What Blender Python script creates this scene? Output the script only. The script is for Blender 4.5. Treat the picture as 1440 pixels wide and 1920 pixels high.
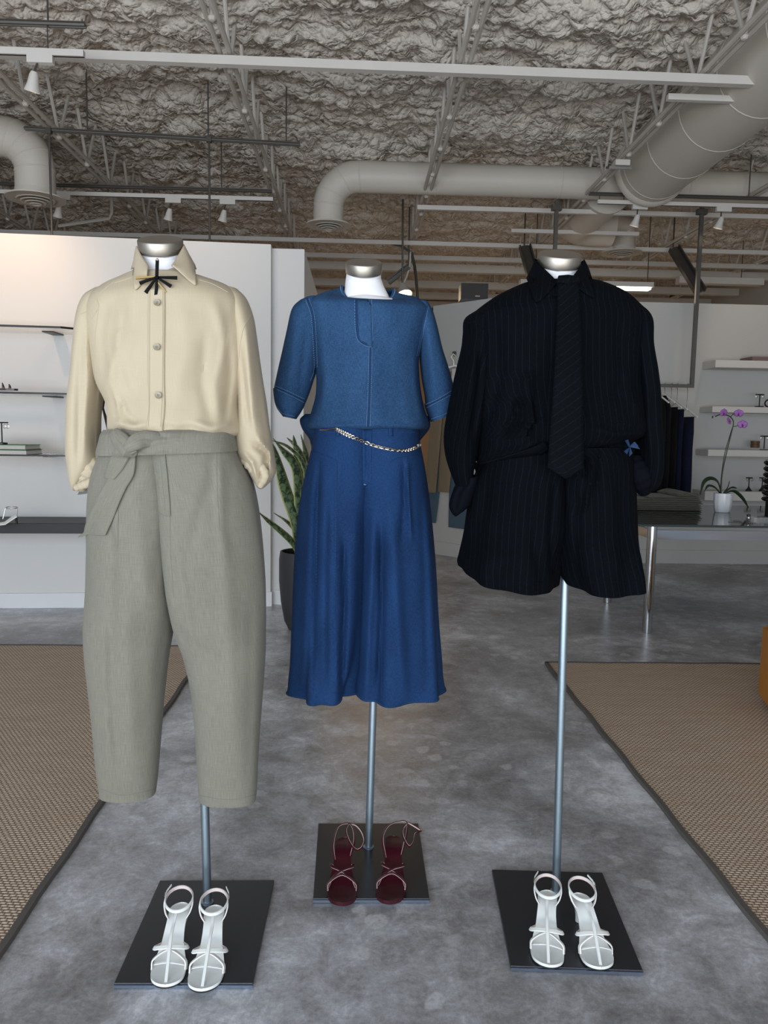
import bpy, math, random
import numpy as np
from mathutils import Vector, Matrix, noise
from mathutils.bvhtree import BVHTree
for o in list(bpy.data.objects): bpy.data.objects.remove(o)
random.seed(7)
C = bpy.context.scene.collection
V = Vector
PI = math.pi
# ------------------------------------------------------------------ camera
FPX, CAMH = 1440.0, 1.4
YAW, PITCH, ROLL = math.radians(2.07), math.radians(5.99), math.radians(0.96)
CF = V((math.sin(YAW)*math.cos(PITCH), math.cos(YAW)*math.cos(PITCH), -math.sin(PITCH)))
R0 = V((math.cos(YAW), -math.sin(YAW), 0)); U0 = R0.cross(CF)
CU = U0*math.cos(ROLL) - R0*math.sin(ROLL); CR = R0*math.cos(ROLL) + U0*math.sin(ROLL)
cam_d = bpy.data.cameras.new('camera'); cam = bpy.data.objects.new('camera', cam_d); C.objects.link(cam)
cam_d.sensor_fit = 'VERTICAL'; cam_d.sensor_height = 24; cam_d.lens = FPX/1920*24
cam_d.clip_start = .05
cam.matrix_world = Matrix(((CR.x, CU.x, -CF.x, 0), (CR.y, CU.y, -CF.y, 0), (CR.z, CU.z, -CF.z, CAMH), (0, 0, 0, 1)))
bpy.context.scene.camera = cam
EYE = V((0, 0, CAMH))
def ray(px, py): return CF*FPX + CR*(px-720) - CU*(py-960)
def P(px, py, Y):
    d = ray(px, py); return EYE + d*(Y/d.y)
def PZ(px, py, z=0.0):
    d = ray(px, py); return EYE + d*((z-CAMH)/d.z)
# ------------------------------------------------------------------ world, lamps, exposure
sc = bpy.context.scene
sc.view_settings.view_transform = 'Standard'; sc.view_settings.look = 'None'
sc.view_settings.exposure = 0.0; sc.view_settings.gamma = 1.0
sc.view_settings.use_curve_mapping = False
w = bpy.data.worlds.new('world'); sc.world = w; w.use_nodes = True
w.node_tree.nodes['Background'].inputs[0].default_value = (.62, .78, 1, 1)
w.node_tree.nodes['Background'].inputs[1].default_value = .55
def area(name, loc, look, sx, sy, power, col):
    l = bpy.data.lights.new(name, 'AREA'); l.shape = 'RECTANGLE'; l.size = sx; l.size_y = sy
    l.energy = power; l.color = col
    o = bpy.data.objects.new(name, l); C.objects.link(o); o.location = loc
    o.rotation_euler = (V(look)-V(loc)).to_track_quat('-Z', 'Y').to_euler(); return o
# daylight through the shop front behind the camera, stronger on the left
area('shopfront_daylight', (-2.4, -2.6, 1.9), (-1.0, 4, 1.0), 6.2, 2.9, 275, (.73, .86, 1))
area('shopfront_daylight', (3.2, -2.6, 1.9), (2.0, 4, 1.2), 3.0, 2.9, 45, (.82, .91, 1))
# unseen fill added to brighten the ceiling, like bounce off sunlit pavement
area('ceiling_fill', (-.5, -4.2, .25), (0, 4.5, 4.3), 9.0, 2.0, 420, (1, .95, .88))
# unseen warm fill added to lift the dark far end of the shop
area('back_room_fill', (1.5, 12.5, 3.5), (1.5, 12.5, 0), 5, 1.5, 110, (1, .72, .46))
def spot(name, loc, look, power, ang, col=(1, .72, .45), r=.04):
    l = bpy.data.lights.new(name, 'SPOT'); l.energy = power; l.spot_size = math.radians(ang); l.spot_blend = .8
    l.color = col; l.shadow_soft_size = r
    o = bpy.data.objects.new(name, l); C.objects.link(o); o.location = loc
    o.rotation_euler = (V(look)-V(loc)).to_track_quat('-Z', 'Y').to_euler(); return o
# ------------------------------------------------------------------ materials
def sr(c):
    return tuple(((x/255)/12.92 if x <= 10 else (((x/255)+.055)/1.055)**2.4) for x in c)
class NT:
    def __init__(s, name):
        s.m = bpy.data.materials.new(name); s.m.use_nodes = True; s.t = s.m.node_tree; s.b = s.t.nodes['Principled BSDF']
    def n(s, typ, **kw):
        x = s.t.nodes.new(typ)
        for k, v in kw.items(): setattr(x, k, v)
        return x
    def l(s, a, b): s.t.links.new(a, b)
    def val(s, sock, v):
        if isinstance(v, bpy.types.NodeSocket): s.l(v, sock)
        else: sock.default_value = v
    def math(s, op, a, b=0.0, c=None):
        x = s.n('ShaderNodeMath', operation=op); s.val(x.inputs[0], a); s.val(x.inputs[1], b)
        if c is not None: s.val(x.inputs[2], c)
        return x.outputs[0]
    def coord(s, which='Object', scale=(1, 1, 1), rot=(0, 0, 0)):
        t = s.n('ShaderNodeTexCoord'); m = s.n('ShaderNodeMapping'); s.l(t.outputs[which], m.inputs[0])
        m.inputs['Scale'].default_value = scale; m.inputs['Rotation'].default_value = rot; return m.outputs[0]
    def noise(s, vec, scale, detail=4, rough=.55, dist=0):
        x = s.n('ShaderNodeTexNoise'); s.l(vec, x.inputs['Vector']); x.inputs['Scale'].default_value = scale
        x.inputs['Detail'].default_value = detail; x.inputs['Roughness'].default_value = rough; x.inputs['Distortion'].default_value = dist
        return x.outputs[0]
    def vor(s, vec, scale, feat='F1'):
        x = s.n('ShaderNodeTexVoronoi', feature=feat); s.l(vec, x.inputs['Vector']); x.inputs['Scale'].default_value = scale
        return x.outputs[0]
    def ramp(s, fac, stops):
        x = s.n('ShaderNodeValToRGB'); s.l(fac, x.inputs[0]); e = x.color_ramp.elements
        while len(e) < len(stops): e.new(.5)
        for i, (p, c) in enumerate(stops):
            e[i].position = p; e[i].color = (*c[:3], 1) if not isinstance(c, (int, float)) else (c, c, c, 1)
        return x.outputs[0]
    def mix(s, fac, a, b, mode='MIX'):
        x = s.n('ShaderNodeMix', data_type='RGBA', blend_type=mode); s.val(x.inputs[0], fac)
        for i, v in ((6, a), (7, b)):
            if isinstance(v, bpy.types.NodeSocket): s.l(v, x.inputs[i])
            else: x.inputs[i].default_value = (*v[:3], 1)
        return x.outputs[2]
    def bump(s, h, strength=.3, dist=.01):
        x = s.n('ShaderNodeBump'); s.l(h, x.inputs['Height']); x.inputs['Strength'].default_value = strength
        x.inputs['Distance'].default_value = dist; s.l(x.outputs[0], s.b.inputs['Normal'])
    def base(s, v): s.val(s.b.inputs['Base Color'], v if isinstance(v, bpy.types.NodeSocket) else (*v[:3], 1))
    def set(s, **kw):
        for k, v in kw.items(): s.val(s.b.inputs[k.replace('_', ' ')], v)
def plain(name, col, rough=.5, metal=0, var=.12, scale=8, bump=0, bscale=60, **kw):
    m = NT(name); v = m.coord('Object'); c = sr(col)
    f = m.noise(v, scale)
    m.base(m.mix(f, tuple(x*(1-var) for x in c), tuple(min(1, x*(1+var)) for x in c)))
    m.set(Roughness=rough, Metallic=metal, **kw)
    if bump: m.bump(m.noise(v, bscale), bump, .002)
    return m.m
def cloth(name, col, weave=900, streak=.12, sheen=.15, rough=.85, pin=None, streaksc=(620, 26), spec=.2):
    m = NT(name); uv = m.coord('UV', (streaksc[0], streaksc[1], 1)); c = sr(col)
    f = m.noise(uv, 1, 3)
    uv2 = m.coord('UV', (streaksc[1], streaksc[0], 1)); f2 = m.noise(uv2, 1, 3)
    g = m.math('ADD', m.math('MULTIPLY', f, .68), m.math('MULTIPLY', f2, .32))
    col_ = m.mix(m.ramp(g, [(.35, 0), (.65, 1)]), tuple(x*(1-streak) for x in c), tuple(min(1, x*(1+streak)) for x in c))
    if pin:
        pitch, wd, pc, ang = pin
        u3 = m.coord('UV', (1, 1, 1), (0, 0, ang)); sx = m.n('ShaderNodeSeparateXYZ'); m.l(u3, sx.inputs[0])
        fr = m.math('FRACT', m.math('MULTIPLY', sx.outputs[0], 1/pitch))
        st = m.math('LESS_THAN', fr, wd/pitch)
        br = m.ramp(m.noise(m.coord('UV', (40, 300, 1)), 1, 2), [(.3, .25), (.7, 1)])
        col_ = m.mix(m.math('MULTIPLY', st, br), col_, sr(pc))
    m.base(col_); m.set(Roughness=rough)
    m.b.inputs['Sheen Weight'].default_value = sheen
    m.b.inputs['Specular IOR Level'].default_value = spec
    m.bump(g, .35, .0008)
    return m.m
M = {}
M['cream'] = cloth('cream_silk', (180, 167, 143), streak=.04, rough=.6, sheen=.1)
M['sage'] = cloth('sage_wool', (121, 119, 108), streak=.17, sheen=.1)
M['black_suit'] = cloth('navy_pinstripe', (2, 5, 10), streak=.3, sheen=0, spec=.08, pin=(.0185, .0010, (21, 27, 37), 0))
M['tie'] = cloth('pinstripe_tie', (5, 8, 13), streak=.2, sheen=0, spec=.08, pin=(.019, .0009, (25, 31, 40), math.radians(52)))
M['navy_lining'] = cloth('navy_lining', (6, 9, 16), sheen=0, spec=.08)
def denim(name, c1, c2):
    m = NT(name)
    f = m.noise(m.coord('UV', (700, 90, 1)), 1, 3, .6); f2 = m.noise(m.coord('UV', (120, 700, 1)), 1, 2)
    f3 = m.noise(m.coord('UV', (9, 4, 1)), 1, 4)
    g = m.math('ADD', m.math('MULTIPLY', f, .55), m.math('MULTIPLY', f2, .45))
    g2 = m.math('ADD', m.math('MULTIPLY', g, .7), m.math('MULTIPLY', f3, .3))
    m.base(m.ramp(g2, [(.38, sr(c1)), (.62, sr(c2))])); m.set(Roughness=.88); m.b.inputs['Sheen Weight'].default_value = 0
    m.b.inputs['Specular IOR Level'].default_value = .2
    m.bump(g, .4, .0008); return m.m
M['denim'] = denim('blue_denim', (20, 46, 76), (50, 84, 122))
M['denim_skirt'] = denim('deep_blue_denim', (11, 35, 68), (27, 60, 104))
M['denim_dark'] = denim('dark_denim_seam', (12, 32, 62), (34, 66, 104))
M['stitch'] = plain('pale_stitch', (112, 146, 184), .8)
M['thread'] = plain('blue_thread', (42, 76, 118), .8)
M['tan_cloth'] = cloth('tan_cloth', (128, 112, 92), streak=.08)
M['slate_cloth'] = cloth('slate_denim', (72, 92, 108), streak=.12)
M['black_cloth'] = cloth('black_cloth', (10, 10, 12), sheen=.03)
M['navy_cloth'] = cloth('navy_cloth', (16, 22, 44), sheen=.03)
M['blue_cloth'] = cloth('blue_cloth', (24, 48, 100), sheen=.05)
M['olive_cloth'] = cloth('olive_cloth', (78, 76, 60), streak=.12)
def brushed(name, col, rough=.32):
    m = NT(name); f = m.noise(m.coord('Object', (3, 3, 500)), 1, 3)
    c = sr(col); m.base(m.mix(f, tuple(x*.85 for x in c), c)); m.set(Metallic=1.0, Roughness=m.ramp(f, [(0, rough*.8), (1, rough*1.25)]))
    return m.m
M['cap'] = brushed('brushed_nickel', (172, 166, 156), .42)
M['pole'] = brushed('satin_steel', (168, 186, 198), .42)
M['chrome'] = plain('chrome', (200, 202, 205), .08, 1, .02)
M['form'] = plain('mannequin_jersey', (226, 226, 230), .8, bump=.15, bscale=300)
M['plate'] = plain('black_steel_plate', (56, 58, 63), .3, .4, .08, 3)
M['plate_edge'] = plain('bare_steel_edge', (150, 165, 185), .3, 1)
M['white_paint'] = plain('white_painted_steel', (202, 198, 192), .55, 0, .06)
M['joist'] = plain('dusty_white_joist_steel', (186, 180, 172), .7, 0, .14, 4, .2)
M['duct'] = plain('painted_duct', (198, 192, 182), .5, 0, .06, 2)
M['dark_metal'] = plain('dark_metal', (88, 86, 82), .4, .5)
M['grey_metal'] = plain('grey_metal', (104, 102, 98), .35, .7)
M['black'] = plain('black_gloss', (9, 9, 10), .4)
M['black_wood'] = plain('black_stained_wood', (20, 19, 22), .5, 0, .25, 5)
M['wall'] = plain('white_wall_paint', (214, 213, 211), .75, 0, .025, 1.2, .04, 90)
M['wall_dim'] = plain('white_wall_paint_shaded', (186, 186, 184), .8, 0, .03, 1.2, .04, 90)  # same white paint, darkened in colour for the dimmer light at right
M['base'] = plain('white_baseboard', (222, 222, 224), .5, 0, .03)
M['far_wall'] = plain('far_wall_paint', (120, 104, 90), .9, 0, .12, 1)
M['shelf_white'] = plain('white_shelf', (205, 203, 198), .6, 0, .04)
M['leaf_dark'] = plain('leaf_green', (36, 54, 32), .4, 0, .3, 20)
M['pot_dark'] = plain('dark_clay_pot', (46, 46, 48), .6, 0, .2, 10, .2)
M['pot_white'] = plain('white_ceramic', (222, 226, 232), .25, 0, .04)
M['petal'] = plain('purple_petal', (160, 104, 178), .5, 0, .25, 60)
M['petal_core'] = plain('magenta_lip', (150, 40, 130), .5)
M['stem'] = plain('orchid_stem', (44, 58, 36), .5)
M['matte_black'] = plain('matte_black', (6, 6, 7), .65); M['matte_black'].node_tree.nodes['Principled BSDF'].inputs['Specular IOR Level'].default_value = .12
M['soil'] = plain('bark_soil', (40, 32, 26), .95, 0, .5, 60, .6)
M['ochre'] = plain('orange_wood', (186, 120, 30), .45, 0, .18, 6)
M['leather_white'] = plain('off_white_leather', (226, 230, 228), .42, 0, .04, 20)
M['leather_inner'] = plain('pale_pink_lining', (205, 190, 186), .6)
M['sole_dark'] = plain('dark_sole', (30, 28, 28), .5)
M['burgundy'] = plain('burgundy_leather', (56, 12, 23), .3, 0, .12, 20)
M['burgundy_edge'] = plain('pale_strap_lining', (206, 180, 178), .5)
M['gold'] = plain('dark_gold', (120, 98, 62), .4, 1)
M['silver'] = plain('pale_silver', (215, 208, 196), .18, 1)
M['button'] = plain('horn_button', (128, 118, 98), .3, 0, .5, 200)
M['brown_cord'] = plain('brown_leather_cord', (60, 34, 24), .5)
M['green_book'] = plain('green_book_cloth', (62, 118, 70), .6)
M['dark_book'] = plain('dark_book_cloth', (40, 50, 52), .6)
M['paper'] = plain('page_block', (196, 192, 184), .8, 0, .1, 80)
M['mauve_box'] = plain('mauve_box', (120, 98, 98), .6)
M['brown_box'] = plain('brown_box', (92, 66, 42), .5)
M['binding'] = plain('grey_rug_binding', (92, 88, 84), .9, 0, .15, 200, .3, 500)
M['flower_blue'] = plain('blue_ribbon', (34, 56, 88), .5)
m = NT('clear_acrylic'); m.base((.9, .95, .95)); m.set(Roughness=.05, Alpha=.10); M['acrylic'] = m.m
m = NT('smoked_glass'); m.base((.045, .06, .06)); m.set(Roughness=.06, Alpha=.93); M['glass'] = m.m
m = NT('dark_shelf_glass'); m.base((.6, .65, .65)); m.set(Roughness=.06, Alpha=.25); M['glass_shelf'] = m.m
def emit(name, col, s):
    m = NT(name); m.base(col); m.b.inputs['Emission Color'].default_value = (*col, 1); m.b.inputs['Emission Strength'].default_value = s; return m.m
M['tube_light'] = emit('fluorescent_lens', (1, .97, .9), 5.0)
M['bulb'] = emit('lamp_bulb', (1, .85, .62), 7.0)
# concrete
m = NT('polished_concrete'); v = m.coord('Object')
a = m.noise(v, 1.1, 8, .62, .6); b = m.noise(v, 9, 10, .78, .5); c = m.noise(v, 60, 6, .8)
g = m.math('ADD', m.math('MULTIPLY', a, .5), m.math('ADD', m.math('MULTIPLY', b, .32), m.math('MULTIPLY', c, .18)))
col = m.ramp(g, [(.40, sr((118, 115, 113))), (.47, sr((152, 151, 153))), (.53, sr((184, 185, 190))), (.60, sr((232, 235, 240)))])
# pale flaked spots
vw = m.n('ShaderNodeVectorMath', operation='ADD'); m.l(v, vw.inputs[0])
nn = m.n('ShaderNodeTexNoise'); m.l(v, nn.inputs['Vector']); nn.inputs['Scale'].default_value = 14; nn.inputs['Detail'].default_value = 4
sc_ = m.n('ShaderNodeVectorMath', operation='SCALE'); m.l(nn.outputs[1], sc_.inputs[0]); sc_.inputs['Scale'].default_value = .07; m.l(sc_.outputs[0], vw.inputs[1])
vo = m.vor(vw.outputs[0], 8.5); msk = m.ramp(m.noise(v, .9, 2), [(.44, 0), (.56, 1)])
sp = m.math('MULTIPLY', m.ramp(vo, [(.22, 1), (.3, 0)]), msk)
sp = m.math('MULTIPLY', sp, m.ramp(m.noise(v, 90, 3), [(.3, .3), (.6, 1)]))
col = m.mix(m.math('MULTIPLY', sp, .7), col, sr((214, 214, 216)))
vs = m.ramp(m.noise(v, 26, 6, .8), [(.62, 0), (.72, 1)])
col = m.mix(m.math('MULTIPLY', vs, .6), col, sr((196, 202, 212)))
m.base(col); m.set(Roughness=m.ramp(b, [(.3, .26), (.7, .44)])); m.b.inputs['Specular IOR Level'].default_value = .5
m.bump(m.math('ADD', m.math('MULTIPLY', c, .4), sp), .12, .003); M['floor'] = m.m
# foam
m = NT('sprayed_foam'); v = m.coord('Object')
nn = m.n('ShaderNodeTexNoise'); m.l(v, nn.inputs['Vector']); nn.inputs['Scale'].default_value = 7; nn.inputs['Detail'].default_value = 3
s2 = m.n('ShaderNodeVectorMath', operation='SCALE'); m.l(nn.outputs[1], s2.inputs[0]); s2.inputs['Scale'].default_value = .13
ad = m.n('ShaderNodeVectorMath', operation='ADD'); m.l(v, ad.inputs[0]); m.l(s2.outputs[0], ad.inputs[1])
v1 = m.vor(ad.outputs[0], 17); v2 = m.vor(ad.outputs[0], 38)
h = m.math('SUBTRACT', 1.0, m.math('ADD', m.math('MULTIPLY', m.math('POWER', v1, 1.8), 1.1), m.math('MULTIPLY', m.math('POWER', v2, 1.8), .35)))
m.base(m.mix(m.noise(v, .8, 4), sr((196, 186, 175)), sr((214, 207, 198)))); m.set(Roughness=.7); m.bump(h, .7, .04); M['foam'] = m.m
# sisal weave
def weave(name, ca, cb):
    m = NT(name); v = m.coord('Object', (1, 1, 1), (0, 0, math.radians(4))); sx = m.n('ShaderNodeSeparateXYZ'); m.l(v, sx.inputs[0])
    pv = .0125; pu = .021
    wob = m.math('MULTIPLY', m.noise(v, 60, 2), .006)
    ry = m.math('MULTIPLY', m.math('ADD', sx.outputs[1], wob), 1/pv); row = m.math('FLOOR', ry)
    fx = m.math('FRACT', m.math('ADD', m.math('MULTIPLY', sx.outputs[0], 1/pu), m.math('MULTIPLY', row, .5)))
    hx = m.math('SINE', m.math('MULTIPLY', fx, PI)); hy = m.math('SINE', m.math('MULTIPLY', m.math('FRACT', ry), PI))
    h = m.math('POWER', m.math('MULTIPLY', hx, hy), .5)
    fib = m.noise(m.coord('Object', (500, 120, 500)), 1, 3)
    big = m.noise(m.coord('Object', (1.2, 6, 1)), 3, 3)
    hh = m.math('ADD', m.math('MULTIPLY', h, .8), m.math('MULTIPLY', fib, .25))
    col = m.ramp(hh, [(.25, tuple(x*.22 for x in sr(ca))), (.55, sr(ca)), (.9, sr(cb))])
    col = m.mix(m.ramp(big, [(.4, 0), (.7, .35)]), col, sr((178, 148, 122)))
    m.base(col); m.set(Roughness=.9); m.b.inputs['Specular IOR Level'].default_value = .15; m.bump(hh, .9, .006); return m.m
M['sisal'] = weave('sisal_weave', (198, 176, 154), (230, 212, 192))
# snake plant leaf: banded green with yellow rim (UV x across leaf)
m = NT('snake_plant_leaf'); v = m.coord('UV'); sx = m.n('ShaderNodeSeparateXYZ'); m.l(v, sx.inputs[0])
e = m.math('ABSOLUTE', m.math('SUBTRACT', sx.outputs[0], .5))
bd = m.noise(m.coord('UV', (2, 26, 1)), 1, 3, .6, 1)
inner = m.mix(m.ramp(bd, [(.42, 0), (.58, 1)]), sr((34, 54, 34)), sr((98, 120, 84)))
m.base(m.mix(m.ramp(e, [(.36, 0), (.42, 1)]), inner, sr((176, 178, 112)))); m.set(Roughness=.4); M['snake'] = m.m
# ------------------------------------------------------------------ object helpers
ORG = {}
def tag(o, label=None, cat=None, group=None, kind=None):
    if label: o['label'] = label
    if cat: o['category'] = cat
    if group: o['group'] = group
    if kind: o['kind'] = kind
    return o
def thing(name, loc, label, cat, group=None):
    o = bpy.data.objects.new(name, None); o.empty_display_size = .05; C.objects.link(o); o.location = loc
    ORG[o.name] = V(loc); return tag(o, label, cat, group)
class MB:
    def __init__(s): s.v = []; s.f = []; s.uv = {}; s.smooth = True
    def add(s, vs, fs, uvs=None):
        b = len(s.v); s.v += [V(p) for p in vs]
        for i, f in enumerate(fs):
            if uvs: s.uv[len(s.f)] = uvs[i]
            s.f.append([b+k for k in f])
        return s
    def box(s, c, sz, rot=None):
        c = V(c); h = V(sz)*.5
        vs = [V((x*h.x, y*h.y, z*h.z)) for x in (-1, 1) for y in (-1, 1) for z in (-1, 1)]
        if rot is not None: vs = [rot @ q for q in vs]
        return s.add([c+q for q in vs], [(0, 1, 3, 2), (4, 6, 7, 5), (0, 4, 5, 1), (2, 3, 7, 6), (0, 2, 6, 4), (1, 5, 7, 3)])
    def span(s, a, b):
        a, b = V(a), V(b); return s.box((a+b)/2, [abs(x) for x in (b-a)])
    def prism(s, pts, z0, z1):
        n = len(pts); vs = [(p[0], p[1], z0) for p in pts]+[(p[0], p[1], z1) for p in pts]
        return s.add(vs, [tuple(range(n))[::-1], tuple(range(n, 2*n))]+[(i, (i+1) % n, n+(i+1) % n, n+i) for i in range(n)])
    def tube(s, pts, r, n=10, closed=False, sx=1, sy=1, up=None, square=False):
        pts = [V(p) for p in pts]; m = len(pts); rs = r if hasattr(r, '__len__') else [r]*m
        vs = []; prev = V(up) if up is not None else None; acc = 0; us = []
        for i, p in enumerate(pts):
            if closed: t = pts[(i+1) % m]-pts[i-1]
            else: t = pts[min(i+1, m-1)]-pts[max(i-1, 0)]
            t = t.normalized() if t.length > 1e-9 else V((0, 0, 1))
            ref = prev if prev is not None else (V((0, 0, 1)) if abs(t.z) < .9 else V((0, 1, 0)))
            u = (ref - t*ref.dot(t))
            if u.length < 1e-6: u = t.orthogonal()
            u.normalize(); w_ = t.cross(u)
            if up is None: prev = u
            for k in range(n):
                a = 2*PI*(k+(.5 if square else 0))/n
                vs.append(p + (w_*math.cos(a)*sx + u*math.sin(a)*sy)*rs[i])
            if i: acc += (pts[i]-pts[i-1]).length
            us.append(acc)
        fs = []; uv = []
        for i in range(m if closed else m-1):
            j = (i+1) % m
            for k in range(n):
                k2 = (k+1) % n; fs.append((i*n+k, i*n+k2, j*n+k2, j*n+k))
                uv.append(((k/n*.05, us[i]), ((k+1)/n*.05, us[i]), ((k+1)/n*.05, us[j]), (k/n*.05, us[j])))
        if not closed:
            fs += [tuple(range(n))[::-1], tuple(range((m-1)*n, m*n))]; uv += [[(0, 0)]*n]*2
        return s.add(vs, fs, uv)
    def strap(s, pts, wd, th, up):      # flat band, up = surface normal (vector or list)
        pts = [V(p) for p in pts]; m = len(pts); vs = []
        for i, p in enumerate(pts):
            t = (pts[min(i+1, m-1)]-pts[max(i-1, 0)]).normalized(); u = V(up[i] if isinstance(up, list) else up)
            u = (u-t*u.dot(t)).normalized(); b = t.cross(u)*(wd/2); u = u*th/2
            vs += [p-b-u, p+b-u, p+b*.8+u, p-b*.8+u]
        fs = [(i*4+k, i*4+(k+1) % 4, i*4+4+(k+1) % 4, i*4+4+k) for i in range(m-1) for k in range(4)]
        return s.add(vs, fs+[(3, 2, 1, 0), tuple(range(4*m-4, 4*m))])
    def lathe(s, c, prof, n=32, axis=None):
        c = V(c); q = V((0, 0, 1)).rotation_difference(V(axis)) if axis is not None else None; vs = []
        for r, z in prof:
            for k in range(n):
                p = V((r*math.cos(2*PI*k/n), r*math.sin(2*PI*k/n), z))
                vs.append(c+(q @ p if q else p))
        m = len(prof)
        fs = [(i*n+k, i*n+(k+1) % n, (i+1)*n+(k+1) % n, (i+1)*n+k) for i in range(m-1) for k in range(n)]
        return s.add(vs, fs+[tuple(range(n))[::-1], tuple(range((m-1)*n, m*n))])
    def grid(s, rows):
        n = len(rows[0]); m = len(rows); vs = [p for r in rows for p in r]
        fs = []; uv = []
        ul = [0]
        for k in range(1, n): ul.append(ul[-1]+(V(rows[m//2][k])-V(rows[m//2][k-1])).length)
        vl = [0]
        for i in range(1, m): vl.append(vl[-1]+(V(rows[i][n//2])-V(rows[i-1][n//2])).length)
        for i in range(m-1):
            for k in range(n-1):
                fs.append((i*n+k, i*n+k+1, (i+1)*n+k+1, (i+1)*n+k))
                uv.append(((ul[k], -vl[i]), (ul[k+1], -vl[i]), (ul[k+1], -vl[i+1]), (ul[k], -vl[i+1])))
        return s.add(vs, fs, uv)
    def sphere(s, c, r, n=10, sz=(1, 1, 1)):
        c = V(c); vs = [c+V((0, 0, r*sz[2]))]
        m = n//2
        for i in range(1, m):
            a = PI*i/m
            vs += [c+V((math.sin(a)*math.cos(2*PI*k/n)*r*sz[0], math.sin(a)*math.sin(2*PI*k/n)*r*sz[1], math.cos(a)*r*sz[2])) for k in range(n)]
        vs.append(c-V((0, 0, r*sz[2]))); fs = [(0, 1+k, 1+(k+1) % n) for k in range(n)]
        for i in range(m-2): fs += [(1+i*n+k, 1+(i+1)*n+k, 1+(i+1)*n+(k+1) % n, 1+i*n+(k+1) % n) for k in range(n)]
        l = len(vs)-1; b = 1+(m-2)*n; fs += [(l, b+(k+1) % n, b+k) for k in range(n)]
        return s.add(vs, fs)
    def build(s, name, mat, parent=None, origin=None, smooth=None, solid=0, sub=0, bevel=0, offset=0.):
        if parent is not None:
            org = ORG[parent.name]; loc = V((0, 0, 0)); W = org
        else:
            if origin is None:
                zs = min(p.z for p in s.v); origin = V((sum(p.x for p in s.v)/len(s.v), sum(p.y for p in s.v)/len(s.v), zs))
            org = V(origin); loc = org; W = org
        me = bpy.data.meshes.new(name); me.from_pydata([tuple(p-org) for p in s.v], [], s.f)
        if s.uv:
            ul = me.uv_layers.new(name='UVMap')
            for pi, p in enumerate(me.polygons):
                q = s.uv.get(pi)
                if q:
                    for li, c in zip(p.loop_indices, q): ul.data[li].uv = c
        me.materials.append(mat if not isinstance(mat, str) else M[mat]); o = bpy.data.objects.new(name, me); C.objects.link(o)
        o.location = loc; o.parent = parent; ORG[o.name] = W
        sm = s.smooth if smooth is None else smooth
        if sm:
            me.polygons.foreach_set('use_smooth', [True]*len(me.polygons)); me.set_sharp_from_angle(angle=math.radians(40))
        if bevel:
            b = o.modifiers.new('bevel', 'BEVEL'); b.width = bevel; b.segments = 2; b.limit_method = 'ANGLE'
        if solid:
            b = o.modifiers.new('solid', 'SOLIDIFY'); b.thickness = solid; b.offset = offset
        if sub:
            b = o.modifiers.new('sub', 'SUBSURF'); b.levels = sub; b.render_levels = sub
        me.validate(); return o
def bvh_of(mb): return BVHTree.FromPolygons([tuple(p) for p in mb.v], mb.f)
def spl(pts, n):       # Catmull-Rom through tuples
    A = [np.array(p, float) for p in pts]
    if len(A) == 2: return [tuple(A[0]+(A[1]-A[0])*i/(n-1)) for i in range(n)]
    A = [2*A[0]-A[1]]+A+[2*A[-1]-A[-2]]; m = len(A)-3; out = []
    for i in range(n):
        t = i/(n-1)*m; k = min(int(t), m-1); u = t-k; p0, p1, p2, p3 = A[k:k+4]
        out.append(tuple(.5*((2*p1)+(p2-p0)*u+(2*p0-5*p1+4*p2-p3)*u*u+(3*p1-p0-3*p2+p3)*u**3)))
    return out
def toV(l): return [V(p) for p in l]
def project(p):
    d = V(p)-EYE; z = d.dot(CF); return (720+FPX*d.dot(CR)/z, 960-FPX*d.dot(CU)/z)
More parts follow.
